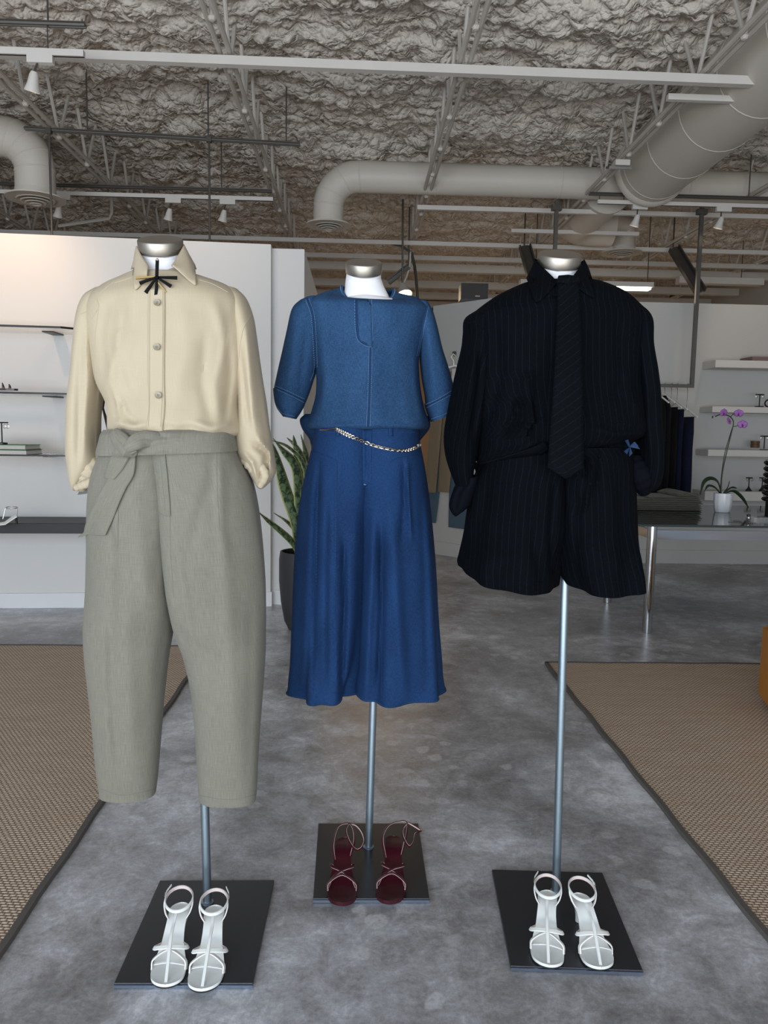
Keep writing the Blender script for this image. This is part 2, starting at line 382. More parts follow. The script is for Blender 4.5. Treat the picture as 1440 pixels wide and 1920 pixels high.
# ------------------------------------------------------------------ garment loft
def hold(rows, n):          # piecewise-linear/CR mix keeps outlines tight
    return spl(rows, n)
def loft(rows, Y, n=72, m=60, power=.85, folds=None, creases=(), hip=None, wob=.0, seed=0, yoff=None, rough=.0025):
    """rows: (xl,yl,xr,yr,depth[,ycentre]) in picture px at plane Y -> closed rings.  creases: (polyline px, width px, amount m)"""
    rows = [tuple(r)+((0,) if len(r) == 5 else ()) for r in rows]
    R = hold(rows, m); vs = []; uvs = []; vl = 0; prev = None; info = []
    for i, (xl, yl, xr, yr, d, yc) in enumerate(R):
        a = P(xl, yl, Y); b = P(xr, yr, Y); c = (a+b)/2; hx = (b-a)/2; t = i/(m-1)
        if prev is not None: vl += (c-prev).length
        prev = c; ring = []
        for k in range(n):
            th = 2*PI*k/n; co, si = math.cos(th), math.sin(th)
            p = c + hx*(math.copysign(abs(co)**.95, co))
            dep = d*math.copysign(abs(si)**power, si)
            if hip is not None:
                X, A, D, wfn = hip(t, (xl+xr)/2, (yl+yr)/2); w_ = wfn
                q = max(0, 1-((p.x-X)/A)**2)
                dep = (1-w_)*dep + w_*D*math.sqrt(q)*math.copysign(abs(si)**.3, si)
            p = V((p.x, p.y+yc-dep, p.z))
            if folds:
                f = folds(th, t)
                nrm = V((co, -si*1.0, 0)); p += nrm*f
            ring.append(p)
        vs.append(ring); info.append(vl)
    # creases and small roughness, front-facing displacement
    flat = np.array([[p.x, p.y, p.z] for r in vs for p in r]); E = np.array(EYE)
    d = flat-E; zc = d@np.array(CF); px = 720+FPX*(d@np.array(CR))/zc; py = 960-FPX*(d@np.array(CU))/zc
    th = np.tile(2*PI*np.arange(n)/n, m); fr = np.clip(np.sin(th)*3, 0, 1)
    disp = np.zeros(len(flat))
    for poly, wdt, amt in creases:
        best = np.full(len(flat), 1e9); tt = np.zeros(len(flat)); L = len(poly)-1
        for s_ in range(L):
            ax, ay = poly[s_]; bx, by = poly[s_+1]; dx, dy = bx-ax, by-ay; q = ((px-ax)*dx+(py-ay)*dy)/(dx*dx+dy*dy); q = np.clip(q, 0, 1)
            dd = np.hypot(px-ax-q*dx, py-ay-q*dy); u = dd < best; best = np.where(u, dd, best); tt = np.where(u, (s_+q)/L, tt)
        env = np.clip(np.minimum(tt, 1-tt)*5+.15, 0, 1)
        disp += amt*np.exp(-(best/wdt)**2)*env
    flat[:, 1] -= disp*fr
    if rough:
        for i in range(len(flat)):
            q = V(flat[i])*9; nz = noise.noise(q+V((seed, 0, 0)))*1.4+noise.noise(q*2.3)*.5
            flat[i, 1] -= nz*rough*(1 if math.sin(th[i]) > 0 else -1)
    mb = MB(); fs = []; uv = []
    # uv around in metres at mid ring
    ul = [[0.0] for _ in range(m)]
    for i in range(m):
        r = flat[i*n:(i+1)*n]
        for k in range(n): ul[i].append(ul[i][-1]+float(np.linalg.norm(r[(k+1) % n]-r[k])))
    mid = np.mean([u[-1] for u in ul])
    for i in range(m):
        q = ul[i][-1]; ul[i] = [x-ul[i][n//4] for x in ul[i]]   # 0 at centre front
    for i in range(m-1):
        for k in range(n):
            k2 = (k+1) % n; fs.append((i*n+k, i*n+k2, (i+1)*n+k2, (i+1)*n+k))
            uv.append(((ul[i][k], -info[i]), (ul[i][k+1], -info[i]), (ul[i+1][k+1], -info[i+1]), (ul[i+1][k], -info[i+1])))
    mb.add([V(p) for p in flat], fs, uv); mb.rings = (m, n); return mb
def hit(bvhs, px, py, off=.003, Y=2.2):
    d = ray(px, py).normalized(); best = None
    for b in bvhs:
        h = b.ray_cast(EYE, d)
        if h[0] is not None and (best is None or h[3] < best[0]): best = (h[3], h[0], h[1])
    if best is None: return P(px, py, Y)
    return best[1]-d*off
def drape(bvhs, rows, nx=6, ny=24, off=.004, Y=2.2, lift=None, smooth_=0):
    R = spl(rows, ny); g = []
    for i, (xl, yl, xr, yr) in enumerate(R):
        r = []
        for k in range(nx+1):
            u = k/nx; o_ = off+(lift(u, i/(ny-1)) if lift else 0)
            r.append(hit(bvhs, xl+(xr-xl)*u, yl+(yr-yl)*u, o_, Y))
        g.append(r)
    for _ in range(smooth_):
        g2 = [[p.copy() for p in r] for r in g]
        for i in range(len(g)):
            for k in range(nx+1):
                q = [g[a][b] for a, b in ((i-1, k), (i+1, k), (i, k-1), (i, k+1)) if 0 <= a < len(g) and 0 <= b <= nx]
                yy = sum(p.y for p in q)/len(q); g2[i][k].y = min(g[i][k].y, (g[i][k].y+yy)/2) if False else (g[i][k].y+yy)/2
        g = g2
    mb = MB(); mb.grid(g); return mb
def seam(mb, bvhs, pts, r=.0011, off=.0006, n=30, Y=2.2):
    mb.tube([hit(bvhs, x, y, off, Y) for x, y in spl(pts, n)], r, 6); return mb
def dashes(mb, bvhs, pts, n, r=.0006, off=.0012, fill=.62, Y=2.2):
    q = spl(pts, n*2+1)
    for i in range(n):
        a = hit(bvhs, q[2*i][0], q[2*i][1], off, Y); b = hit(bvhs, q[2*i+1][0], q[2*i+1][1], off, Y)
        if (a-b).length < .03: mb.tube([a, a+(b-a)*fill*1.5], r, 4)
    return mb
exec_parts = []
# ================================================================== ROOM
def flat_struct(name, mb, mat, **k): return tag(mb.build(name, mat, smooth=False, **k), kind='structure')
flat_struct('floor', MB().span((-7.5, -3.2, -.1), (8.5, 17, 0)), 'floor', origin=(0, 0, 0))
# sprayed foam ceiling: lumpy grid
def h2(ix, iy, s):
    x = np.sin(ix*127.1+iy*311.7+s*74.7)*43758.5453; return x-np.floor(x)
def vn(x, y, s):
    ix, iy = np.floor(x), np.floor(y); fx, fy = x-ix, y-iy; fx = fx*fx*(3-2*fx); fy = fy*fy*(3-2*fy)
    return (h2(ix, iy, s)*(1-fx)+h2(ix+1, iy, s)*fx)*(1-fy)+(h2(ix, iy+1, s)*(1-fx)+h2(ix+1, iy+1, s)*fx)*fy
def wor(x, y, s):
    ix, iy = np.floor(x), np.floor(y); b = np.full(x.shape, 9.)
    for a in (-1, 0, 1):
        for c in (-1, 0, 1):
            jx, jy = ix+a, iy+c; px_ = jx+h2(jx, jy, s); py_ = jy+h2(jx, jy, s+9)
            b = np.minimum(b, (x-px_)**2+(y-py_)**2)
    return b
xs = np.arange(-6.6, 6.2, .026); ys = [3.4]
while ys[-1] < 15.6: ys.append(ys[-1]+.02+max(0, ys[-1]-5)*.005)
ys = np.array(ys); X, Y_ = np.meshgrid(xs, ys)
wx = X+.14*(vn(X*3, Y_*3, 1)-.5)+.03*(vn(X*8, Y_*8, 2)-.5); wy = Y_+.14*(vn(X*3, Y_*3, 3)-.5)+.03*(vn(X*8, Y_*8, 4)-.5)
z = 4.33+.17*(vn(X*.7, Y_*1.6, 5)-.5)+.10*(vn(X*1.8, Y_*3.4, 6)-.5)
z -= .105*(1-np.minimum(1, wor(wx*2.6, wy*4.6, 7))) + .07*(1-np.minimum(1, wor(wx*7, wy*9, 8)*1.3)) + .034*(1-np.minimum(1, wor(wx*17, wy*21, 11)*1.5))
ny_, nx_ = X.shape; co = np.stack([X, Y_, z], -1).reshape(-1, 3)
i0 = (np.arange(ny_-1)[:, None]*nx_+np.arange(nx_-1)[None]).ravel(); fc = np.stack([i0, i0+nx_, i0+nx_+1, i0+1], 1)
me = bpy.data.meshes.new('ceiling'); me.vertices.add(len(co)); me.vertices.foreach_set('co', co.ravel())
me.loops.add(fc.size); me.loops.foreach_set('vertex_index', fc.ravel()); me.polygons.add(len(fc))
me.polygons.foreach_set('loop_start', np.arange(0, fc.size, 4)); me.polygons.foreach_set('use_smooth', [True]*len(fc))
me.update(); me.validate(); me.materials.append(M['foam']); o = bpy.data.objects.new('ceiling', me); C.objects.link(o); tag(o, kind='structure'); ORG[o.name] = V((0, 0, 0))
ceil_o = o
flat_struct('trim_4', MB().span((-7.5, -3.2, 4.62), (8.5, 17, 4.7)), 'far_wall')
flat_struct('wall_front', MB().span((-7.5, -3.2, 3.15), (8.5, -3.1, 4.62)), 'wall')
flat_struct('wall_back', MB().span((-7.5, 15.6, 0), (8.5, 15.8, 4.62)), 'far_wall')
flat_struct('wall_far_left', MB().span((-7.5, -3.2, 0), (-7.3, 15.6, 4.62)), 'wall')
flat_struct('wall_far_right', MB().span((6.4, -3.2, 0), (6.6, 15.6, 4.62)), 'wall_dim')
# left display wall and its stepped end
A = V((-7.3, 5.58, 0)); B = V((-.676, 6.046, 0))
flat_struct('wall_left', MB().prism([(A.x, A.y), (B.x, B.y), (B.x, 7.0), (A.x, 7.0)], 0, 2.80), 'wall')
flat_struct('wall_left_return', MB().span((-.676, 6.112, 0), (-.426, 11.5, 2.785)), 'wall')
dl = (B-A).normalized(); nl = V((dl.y, -dl.x, 0))
flat_struct('baseboard_left', MB().prism([A.xy[:]+(0,), (B.x+.012, B.y, 0), (B.x+.012, B.y-.014, 0), (A.x+nl.x*.014, A.y+nl.y*.014, 0)][::1], 0, .115), 'base')
flat_struct('baseboard_return', MB().span((-.676, 6.098, 0), (-.414, 6.112, .115)), 'base')
# right wall with its angled end
W0, W1, W2 = (.84, 8.86), (1.40, 8.27), (6.4, 8.33)
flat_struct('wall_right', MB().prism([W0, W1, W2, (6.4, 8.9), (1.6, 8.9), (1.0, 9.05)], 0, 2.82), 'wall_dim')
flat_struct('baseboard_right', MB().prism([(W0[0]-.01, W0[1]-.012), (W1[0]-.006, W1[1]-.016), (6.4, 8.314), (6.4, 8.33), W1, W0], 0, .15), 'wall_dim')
# ------------------------------------------------------------------ rugs
def rug(pts, edge, label):
    t = thing('sisal_rug', (sum(p[0] for p in pts)/4, sum(p[1] for p in pts)/4, 0), label, 'rug', None)
    MB().prism(pts, .001, .011).build('woven_field', 'sisal', t, smooth=False)
    for a, b in edge:
        a, b = V((*a, .008)), V((*b, .008)); n_ = 40
        pp = [a+(b-a)*(i/n_)+V((.003*math.sin(i*1.3), .003*math.sin(i*1.1), 0)) for i in range(n_+1)]
        MB().strap(pp, .024, .014, (0, 0, 1)).build('edge_binding', 'binding', t)
rug([(-4.2, .9), (-.935, .9), (-.935, 4.84), (-4.2, 4.84)], [((-.935, .9), (-.935, 4.85)), ((-.93, 4.84), (-4.2, 4.84))], 'woven brown sisal rug on the left, under the black wall shelf')
rug([(1.172, .9), (4.8, .9), (4.8, 4.535), (1.172, 4.535)], [((1.172, .9), (1.172, 4.54)), ((1.165, 4.535), (4.8, 4.535))], 'woven brown sisal rug on the right, in front of the glass table')
# ------------------------------------------------------------------ joists
JX = [-4.12, -2.52, -.885, .672, 2.296, 3.93, 5.5]
JN = ['open web steel joist over the far left of the left wall', 'open web steel joist crossing the left track lights toward the tall left shelf wall', 'open web steel joist running over the cream shirt mannequin to the white column',
      'open web steel joist running down above the denim mannequin', 'open web steel joist running beside the big round duct', 'open web steel joist beyond the big round duct at top right', 'open web steel joist near the far right wall']
for jx, lab in zip(JX, JN):
    t = thing('steel_joist', (jx, 9, 3.8), lab, 'joist', 'open web roof joists')
    for s_ in (-1, 1):
        MB().tube([(jx+s_*.032, 3.3, 3.81), (jx+s_*.032, 15.5, 3.81)], .0175, 8).build('bottom_chord', 'joist', t)
    y = 3.5; k = 0
    while y < 15:
        a, b = (y, y+.30) if k % 2 == 0 else (y+.36, y+.06)
        MB().tube([(jx, a, 3.80), (jx+random.uniform(-.02, .02), b, 4.36)], .0145, 7).build('web_bar', 'joist', t)
        MB().sphere((jx, a, 3.80), .026, 8).build('weld', 'joist', t) if k % 2 == 0 else None
        y += .36 if k % 2 else .30; k += 1
def barx(name, x0, y0, x1, y1, z0, sz, mat, label, cat, group=None, z1=None):
    a, b = V((x0, y0, z0)), V((x1, y1, z0 if z1 is None else z1)); 
    return tag(MB().tube([a, b], sz*.707, 4, square=True, up=(0, 0, 1)).build(name, mat, smooth=False), label, cat, group)
barx('bridging_bar', -6.5, 5.2, 6.2, 5.34, 3.755, .055, 'white_paint', 'long white square bar crossing the whole ceiling nearest the camera', 'bar')
barx('bridging_bar', 2.13, 5.56, 6.2, 5.6, 3.75, .04, 'white_paint', 'short white bar crossing under the big duct at top right', 'bar')
barx('bridging_bar', .6, 8.38, 6.2, 8.38, 3.755, .045, 'white_paint', 'white bar the tall clothes rack posts hang from', 'bar')
barx('bridging_bar', 1.75, 9.15, 3.25, 9.15, 3.74, .04, 'white_paint', 'short white bar just behind the rack posts', 'bar')
barx('bridging_bar', -6.5, 9.85, 6.2, 9.95, 3.75, .05, 'white_paint', 'white ceiling bar just above the left wall and the denim mannequin', 'bar')
for yy, lab in ((10.7, 'first'), (11.35, 'second'), (12.6, 'third'), (13.6, 'fourth'), (14.5, 'last')):
    barx('roof_beam', -6.5, yy, 6.2, yy+.1, 3.76, .06 if yy < 11 else .11, 'joist', f'{lab} of the far pale roof bars behind the mannequin necks', 'beam')
barx('bridging_bar', 2.6, 4.62, 2.95, 4.63, 3.80, .05, 'white_paint', 'stubby white bracket on the joist at the top right corner', 'bracket')
# ------------------------------------------------------------------ rails, tracks, lamps
def rail(x0, x1, y, z, label, y1=None, drop=()):
    y1 = y if y1 is None else y1; t = thing('hanging_rail', ((x0+x1)/2, (y+y1)/2, z), label, 'rail')
    for dy in (-.014, .014): MB().tube([(x0, y+dy, z), (x1, y1+dy, z)], .011, 6).build('channel', 'dark_metal', t)
    MB().tube([(x0+.002, y, z+.012), (x1-.002, y1, z+.012)], .012, 4, square=True, up=(0, 0, 1)).build('web', 'grey_metal', t)
    for dx in drop: MB().tube([(dx, y+(y1-y)*(dx-x0)/(x1-x0), z), (dx, y+(y1-y)*(dx-x0)/(x1-x0), 4.3)], .006, 6).build('threaded_rod', 'dark_metal', t)
    return t
rail(-2.68, -.505, 6.5, 3.75, 'dark strut rail hung above the top of the left wall', 6.67, (-2.2, -1.25, -.62))
zB = P(250, 352, 7.8).z; rail(-3.6, P(510, 358, 7.8).x, 7.8, zB, 'dark rail above the white track with three spotlights', drop=(-1.35,))
zA = P(100, 46, 4.87).z; rail(-3.6, P(160, 47, 4.87).x, 4.87, zA, 'dark rail at the top left corner of the photo', drop=(P(90, 40, 4.87).x,))
zC = P(1250, 368, 7.75).z; rail(P(1105, 363, 7.75).x, 6.0, 7.75, zC, 'dark rail under the end of the big duct at right', drop=(P(1170, 350, 7.75).x, P(1405, 350, 7.75).x))
def rod(px, y0, Y, zend, label):
    a = P(px, y0, Y); t = thing('drop_rod', (a.x, Y, zend), label, 'rod')
    MB().tube([(a.x, Y, zend), (a.x, Y, a.z)], .0095, 8).build('rod', 'grey_metal', t); MB().lathe((a.x, Y, zend), [(.02, 0), (.02, .012), (.011, .016)], 12).build('foot', 'grey_metal', t)
    MB().box((a.x, Y, a.z), (.04, .04, .04)).build('clamp', 'dark_metal', t, smooth=False)
rod(92, 246, 6.5, 2.80, 'thin rod standing on the left wall top near the photo edge'); rod(392, 262, 6.6, 2.80, 'thin rod standing on the left wall top beside the cream shirt neck')
def track(x0, x1, Y, z, label, lamps, group='track lights', tie=()):
    t = thing('lighting_track', ((x0+x1)/2, Y, z), label, 'track')
    MB().span((x0, Y-.018, z-.018), (x1, Y+.018, z+.018)).build('rail', 'white_paint', t, smooth=False)
    MB().span((x0, Y-.007, z-.0195), (x1, Y+.007, z-.0178)).build('slot', 'black', t, smooth=False)
    for dx, zt in tie: MB().tube([(dx, Y, z+.018), (dx, Y, zt)], .004, 6).build('hanger', 'dark_metal', t)
    for lx, lab in lamps:
        l = thing('track_spotlight', (lx, Y, z-.018), lab, 'spotlight', group)
        MB().span((lx-.075, Y-.02, z-.062), (lx+.075, Y+.02, z-.018)).build('adapter', 'white_paint', l, smooth=False)
        MB().tube([(lx-.02, Y, z-.06), (lx-.03, Y-.02, z-.11), (lx-.03, Y-.03, z-.16)], .007, 6).build('arm', 'grey_metal', l)
        ax = V((-.25, .25, -1)).normalized(); c = V((lx-.03, Y-.03, z-.14)); q = c+ax*.0
        MB().lathe(q, [(.018, -.02), (.026, 0), (.034, .05), (.046, .085), (.046, .09), (.03, .07), (.02, .05)], 16, ax).build('lamp_head', 'white_paint', l)
        MB().lathe(q+ax*.062, [(.028, 0), (.03, .012), (.001, .02)], 14, ax).build('bulb', 'bulb', l)
zt = P(300, 368, 7.8).z
track(-3.6, P(512, 378, 7.8).x, 7.8, zt, 'white lighting track above the left wall with three spotlights', [(P(118, 370, 7.8).x, 'leftmost spotlight of the track above the left wall'), (P(325, 372, 7.8).x, 'middle spotlight above the cream shirt neck'), (P(427, 375, 7.8).x, 'right spotlight of the track, near the white column')], tie=((P(215, 350, 7.8).x, zB), (P(470, 360, 7.8).x, zB)))
zt = P(80, 99, 4.87).z
track(-3.6, P(158, 103, 4.87).x, 4.87, zt, 'white lighting track at the top left corner', [(P(76, 100, 4.87).x, 'lone spotlight hanging at the top left corner')], tie=((P(90, 100, 4.87).x, zA),))
zt = P(1280, 383, 7.75).z
track(P(1120, 378, 7.75).x, 6.0, 7.75, zt, 'white lighting track at right below the dark rail', [(P(1200, 380, 7.75).x, 'spotlight under the big duct mouth'), (P(1357, 384, 7.75).x, 'right spotlight above the white floating shelves')], tie=((P(1124, 370, 7.75).x, zC), (P(1170, 370, 7.75).x, zC)))
# warm wash on the display walls from the track lamps
spot('wash_lamp', (-2.6, 4.87, 3.35), (-2.9, 6.0, 2.2), 58, 95, (1, .66, .40)); spot('wash_lamp', (-1.5, 4.9, 3.4), (-1.6, 6.0, 2.4), 16, 100)
spot('wash_lamp', (3.9, 7.0, 3.3), (4.6, 8.3, 2.2), 16, 90); spot('wash_lamp', (2.9, 7.0, 3.3), (2.6, 8.3, 1.9), 7, 90)
# grey junction box on the joist
t = thing('ceiling_sensor', P(1165, 308, 6.9), 'small white sensor box clamped to the joist beside the duct mouth', 'sensor')
c = P(1165, 307, 6.9); MB().box(c, (.13, .09, .05)).build('housing', 'white_paint', t, smooth=False, bevel=.006); MB().box(c-V((.03, .03, .045)), (.2, .1, .02), Matrix.Rotation(.3, 3, 'X')).build('lens', 'grey_metal', t, smooth=False)
# ------------------------------------------------------------------ ducts
def duct(name, label, path, r, rings, mat='duct'):
    t = thing(name, path[0], label, 'duct'); MB().tube(path, r, 36).build('pipe', mat, t); return t
def ring_on(t, c, ax, r): MB().lathe(c, [(r, -.008), (r+.004, -.004), (r+.004, .004), (r, .008)], 36, ax).build('seam_ring', 'duct', t)
def elbow(p0, d0, d1, R_, n=8):   # quarter bend from direction d0 to d1
    c = p0+d1*R_; return [c-d1*R_*math.cos(a)+d0*R_*math.sin(a) for a in [i*PI/2/n for i in range(n+1)]]
def diffuser(t, c, r):
    MB().lathe(c, [(r*1.02, .05), (r*1.05, .01), (r*1.5, -.01), (r*1.5, -.022), (r*1.05, -.018)], 32).build('flange', 'duct', t)
    MB().lathe(c, [(r*1.0, -.016), (r*1.0, -.012)], 28).build('throat', 'black', t)
    for k, q in enumerate((.92, .7, .48, .26)):
        MB().lathe(c, [(r*q, -.02-.012*k), (r*(q+.07), -.026-.012*k), (r*q, -.032-.012*k), (r*(q-.05), -.026-.012*k)], 24).build('louvre_ring', 'duct', t)
r = .152; yD = 8.0; zD = 3.93
e = elbow(V((-.02, yD, zD)), V((-1, 0, 0)), V((0, 0, -1)), .30)
t = duct('air_duct', 'pale round duct running right from its down-turned mouth above the denim mannequin', [V((6.3, yD, zD)), V((-.02, yD, zD))]+e[1:]+[V((e[-1].x, yD, 3.46))], r, 0)
for xx in (.75, 2.0, 3.3, 4.6): ring_on(t, (xx, yD, zD), (1, 0, 0), r)
for k in (0, 3, 6, 8):
    d = (e[min(k+1, 8)]-e[max(k-1, 0)]); ring_on(t, e[k], d, r)
diffuser(t, V((e[-1].x, yD, 3.47)), r*.98)
X_, zM = 2.82, 3.98
t = duct('main_duct', 'big round duct running overhead at right with its open end over the table', [V((X_, 2.2, zM)), V((X_, 7.65, zM))], .335, 0)
for yy in (3.0, 4.3, 4.95, 5.6, 6.25, 6.9, 7.5): ring_on(t, (X_, yy, zM), (0, 1, 0), .335)
MB().lathe((X_, 7.6, zM), [(.335, 0), (.36, .03), (.36, .08), (.33, .1)], 40, (0, 1, 0)).build('end_collar', 'duct', t)
t = duct('rear_duct', 'duct behind the big duct, dropping to a round ceiling vent', [V((2.6, 8.3, 3.98)), V((2.6, 9.4, 3.98))]+elbow(V((2.6, 9.4, 3.98)), V((0, 1, 0)), V((1, 0, 0)), .3)[1:]+[V((3.1, 9.7, 3.98))], .26, 0)
c = P(1165, 472, 10); 
MB().tube([(c.x-.3, 9.75, 4.05), (c.x, 10, 4.05), (c.x, 10, c.z)], .17, 28).build('drop_pipe', 'duct', t); diffuser(t, c, .17)
e = elbow(V((-3.0, 7.0, 3.86)), V((1, 0, 0)), V((0, 0, -1)), .28)
off = P(66, 330, 7.0).x - e[-1].x; e = [q+V((off, 0, 0)) for q in e]
t = duct('air_duct', 'pale corrugated duct bending down to a round mouth above the left wall', [V((-6.4, 7.0, 3.86)), e[0]]+e[1:]+[V((e[-1].x, 7.0, 3.36))], .165, 0)
for k in range(0, 9, 2): ring_on(t, e[k], (e[min(k+1, 8)]-e[max(k-1, 0)]), .165)
for xx in (.2, .5): ring_on(t, e[0]-V((xx, 0, 0)), (1, 0, 0), .165)
diffuser(t, V((e[-1].x, 7.0, 3.37)), .165)
# ------------------------------------------------------------------ far ceiling bits
def strip_light(a, b, label):
    t = thing('strip_light', (a+b)/2, label, 'light'); MB().span((a.x, a.y-.07, a.z), (b.x, a.y+.07, a.z+.06)).build('housing', 'white_paint', t, smooth=False)
    MB().span((a.x+.03, a.y-.06, a.z-.03), (b.x-.03, a.y+.06, a.z)).build('lens', 'tube_light', t, smooth=False)
    for x in (a.x+.2, b.x-.06): MB().tube([(x, a.y, a.z+.06), (x, a.y, 4.2)], .006, 5).build('hanger', 'grey_metal', t)
a = P(1105, 536, 10); b = P(1222, 540, 10); strip_light(V((a.x-.9, 10, b.z)), V((b.x, 10, b.z)), 'lit fluorescent strip light behind the right mannequin shoulder')
a = P(1270, 532, 11); b = P(1428, 534, 11); t = thing('unlit_strip_light', (a+b)/2, 'unlit strip light above the right wall near the photo edge', 'light'); MB().span((a.x, 10.93, a.z), (b.x, 11.07, a.z+.09)).build('housing', 'white_paint', t, smooth=False)
for x in (a.x+.3, b.x-.3): MB().tube([(x, 11, a.z+.09), (x, 11, 4.2)], .006, 5).build('hanger', 'grey_metal', t)
def channel(p0, p1, Y0, Y1, wd, label):
    a, b = P(*p0, Y0), P(*p1, Y1); t = thing('hanging_channel', a, label, 'channel')
    MB().strap([a, (a+b)/2, b], wd, .03, (0, -1, 0)).build('web', 'grey_metal', t, smooth=False)
    MB().tube([a+V((0, 0, -.02)), V((a.x, a.y, 4.2))], .01, 6).build('hanger_rod', 'grey_metal', t)
    s = (b-a).normalized().cross(V((0, -1, 0))).normalized()*wd*.5
    for q in (-1, 1): MB().strap([a+s*q-V((0, .03, 0)), b+s*q-V((0, .03, 0))], .02, .07, (0, -1, 0)).build('flange', 'dark_metal', t, smooth=False)
channel((983, 462), (999, 520), 9.8, 9.6, .13, 'dark steel channel slanting down behind the right mannequin collar')
channel((1262, 466), (1312, 548), 9.8, 9.5, .12, 'dark steel channel slanting down beside the tall rack post')
channel((766, 500), (728, 530), 9.9, 9.9, .05, 'thin dark channel slanting behind the denim mannequin neck')
t = MB(); 
for dx in (0, 3): t.tube(toV([P(*q, 9.9) for q in [(722+dx, 455), (752+dx, 462), (770+dx, 474), (776+dx, 500), (779+dx, 530), (782+dx, 575)]]), .011, 6)
tag(t.build('ceiling_cable', 'dark_metal'), 'dark cables hanging from the joist behind the denim mannequin', 'cable')
t = MB().tube(toV([P(*q, 9.9) for q in [(770, 472), (768, 500), (762, 520), (757, 530)]]), .012, 6); tag(t.build('ceiling_cable', 'white_paint'), 'pale cable curling down to the bright lamp behind the denim shoulder', 'cable')
t = thing('flood_lamp', P(755, 535, 9.6), 'bright white lamp head behind the denim mannequin right shoulder', 'lamp')
c = P(757, 545, 9.6); ax = (V((0.2, -.5, -1))).normalized(); MB().lathe(c, [(.04, -.09), (.055, -.05), (.10, .06), (.095, .06), (.05, -.02)], 20, ax).build('shade', 'white_paint', t); MB().lathe(c+ax*.02, [(.08, 0), (.08, .02)], 20, ax).build('bulb', 'bulb', t); MB().tube([c-ax*.08, V((c.x-.03, c.y+.03, 4.2))], .012, 6).build('stem', 'grey_metal', t)
tag(MB().tube([P(110, 424, 9.4), P(205, 410, 9.4), P(205, 410, 9.4)+V((.03, 0, .06)), V((P(205, 410, 9.4).x+.03, 9.4, 4.2))], .02, 6).build('conduit', 'joist'), 'short pale conduit above the left wall top', 'conduit')
# ------------------------------------------------------------------ speaker
a = P(862, 566, 8.5); b = P(914, 534, 8.5)
t = thing('wall_speaker', V(((a.x+b.x)/2, 8.5, 2.82)), 'dark grey box speaker standing on top of the angled white wall', 'speaker')
MB().span((a.x, 8.42, 2.823), (b.x, 8.62, b.z)).build('cabinet', 'dark_metal', t, smooth=False, bevel=.006)
MB().span((a.x+.008, 8.412, 2.832), (b.x-.008, 8.42, b.z-.008)).build('grille', plain('speaker_grille', (62, 60, 60), .8), t, smooth=False)
MB().box(((a.x+b.x)/2+.03, 8.409, 2.862), (.05, .004, .012)).build('badge', 'silver', t, smooth=False)
# ------------------------------------------------------------------ left wall shelves
def lw(x): return A.y+(x-A.x)*(B.y-A.y)/(B.x-A.x)
def glass_shelf(z, xr, cut, label):
    dep = .36; xl = -4.6; x2 = xr
    pts = [(xl, lw(xl)-.002), (xl, lw(xl)-dep), (x2-cut, lw(x2)-dep), (x2, lw(x2)-dep+cut*.8), (x2, lw(x2)-.002)]
    t = thing('glass_shelf', ((xl+x2)/2, lw(-3)-.2, z), label, 'shelf')
    MB().prism(pts, z-.009, z+.009).build('glass_panel', 'glass_shelf', t, smooth=False)
    MB().tube([V((p[0], p[1]-.002, z)) for p in pts[1:4]], .0095, 4, square=True, up=(0, 0, 1)).build('dark_edge', 'black', t, smooth=False)
    for x in (xl+.3, -3.1, x2-.25): MB().span((x-.04, lw(x)-.2, z-.018), (x+.04, lw(x)-.002, z-.009)).build('bracket', 'black', t, smooth=False)
zs1 = P(60, 613, 5.6).z; zs2 = P(60, 737, 5.55).z; zs3 = P(60, 854, 5.55).z; zl0 = P(60, 980, 5.55).z; zl1 = P(60, 999, 5.55).z
glass_shelf(zs1, P(142, 620, 5.6).x, .10, 'top dark glass shelf on the left wall'); glass_shelf(zs2, P(142, 735, 5.6).x, .05, 'middle dark glass shelf holding the black strappy shoe'); glass_shelf(zs3, P(142, 853, 5.6).x, .03, 'lower dark glass shelf holding the books')
xr = -1.55
t = tag(MB().prism([(-4.6, lw(-4.6)), (-4.6, lw(-4.6)-.42), (xr, lw(xr)-.42), (xr, lw(xr))], zl1, zl0).build('wooden_ledge', 'black_wood', smooth=False, bevel=.003), 'thick black wooden ledge shelf at the bottom of the left wall', 'shelf')
# books on the lower glass shelf
def book(x0, x1, y0, y1, z0, z1, mat, label, grp):
    t = thing('book', ((x0+x1)/2, (y0+y1)/2, z0), label, 'book', grp); e_ = .004
    MB().span((x0, y0+.004, z0+e_), (x1-.006, y1, z1-e_)).build('page_block', 'paper', t, smooth=False)
    for a_, b_ in ((z0, z0+e_), (z1-e_, z1)): MB().span((x0, y0, a_), (x1, y1, b_)).build('cover', mat, t, smooth=False)
    MB().span((x0, y0, z0), (x0+.14, y0+.004, z1)).build('spine', mat, t, smooth=False)
bx = P(57, 840, 5.4).x; bx2 = P(22, 840, 5.4).x
book(bx-.40, bx, 5.34, 5.60, zs3+.0095, zs3+.044, 'dark_book', 'dark-covered book lying at the bottom of the pile on the lower glass shelf', 'books on the glass shelf')
book(bx-.42, bx-.01, 5.35, 5.60, zs3+.0445, zs3+.078, 'green_book', 'green book lying on the dark book, under the jewellery stand', 'books on the glass shelf')
c = V((P(4, 830, 5.42).x, 5.42, zs3+.0785)); t = thing('earring_stand', c, 'small black earring stand standing on the green book', 'jewellery stand')
MB().lathe(c, [(.035, 0), (.035, .012), (.008, .016)], 20).build('base', 'black', t); MB().tube([c+V((0, 0, .012)), c+V((0, 0, .15))], .005, 6).build('stem', 'black', t)
MB().tube([c+V((-.04, 0, .15)), c+V((.045, 0, .15))], .005, 6).build('crossbar', 'black', t)
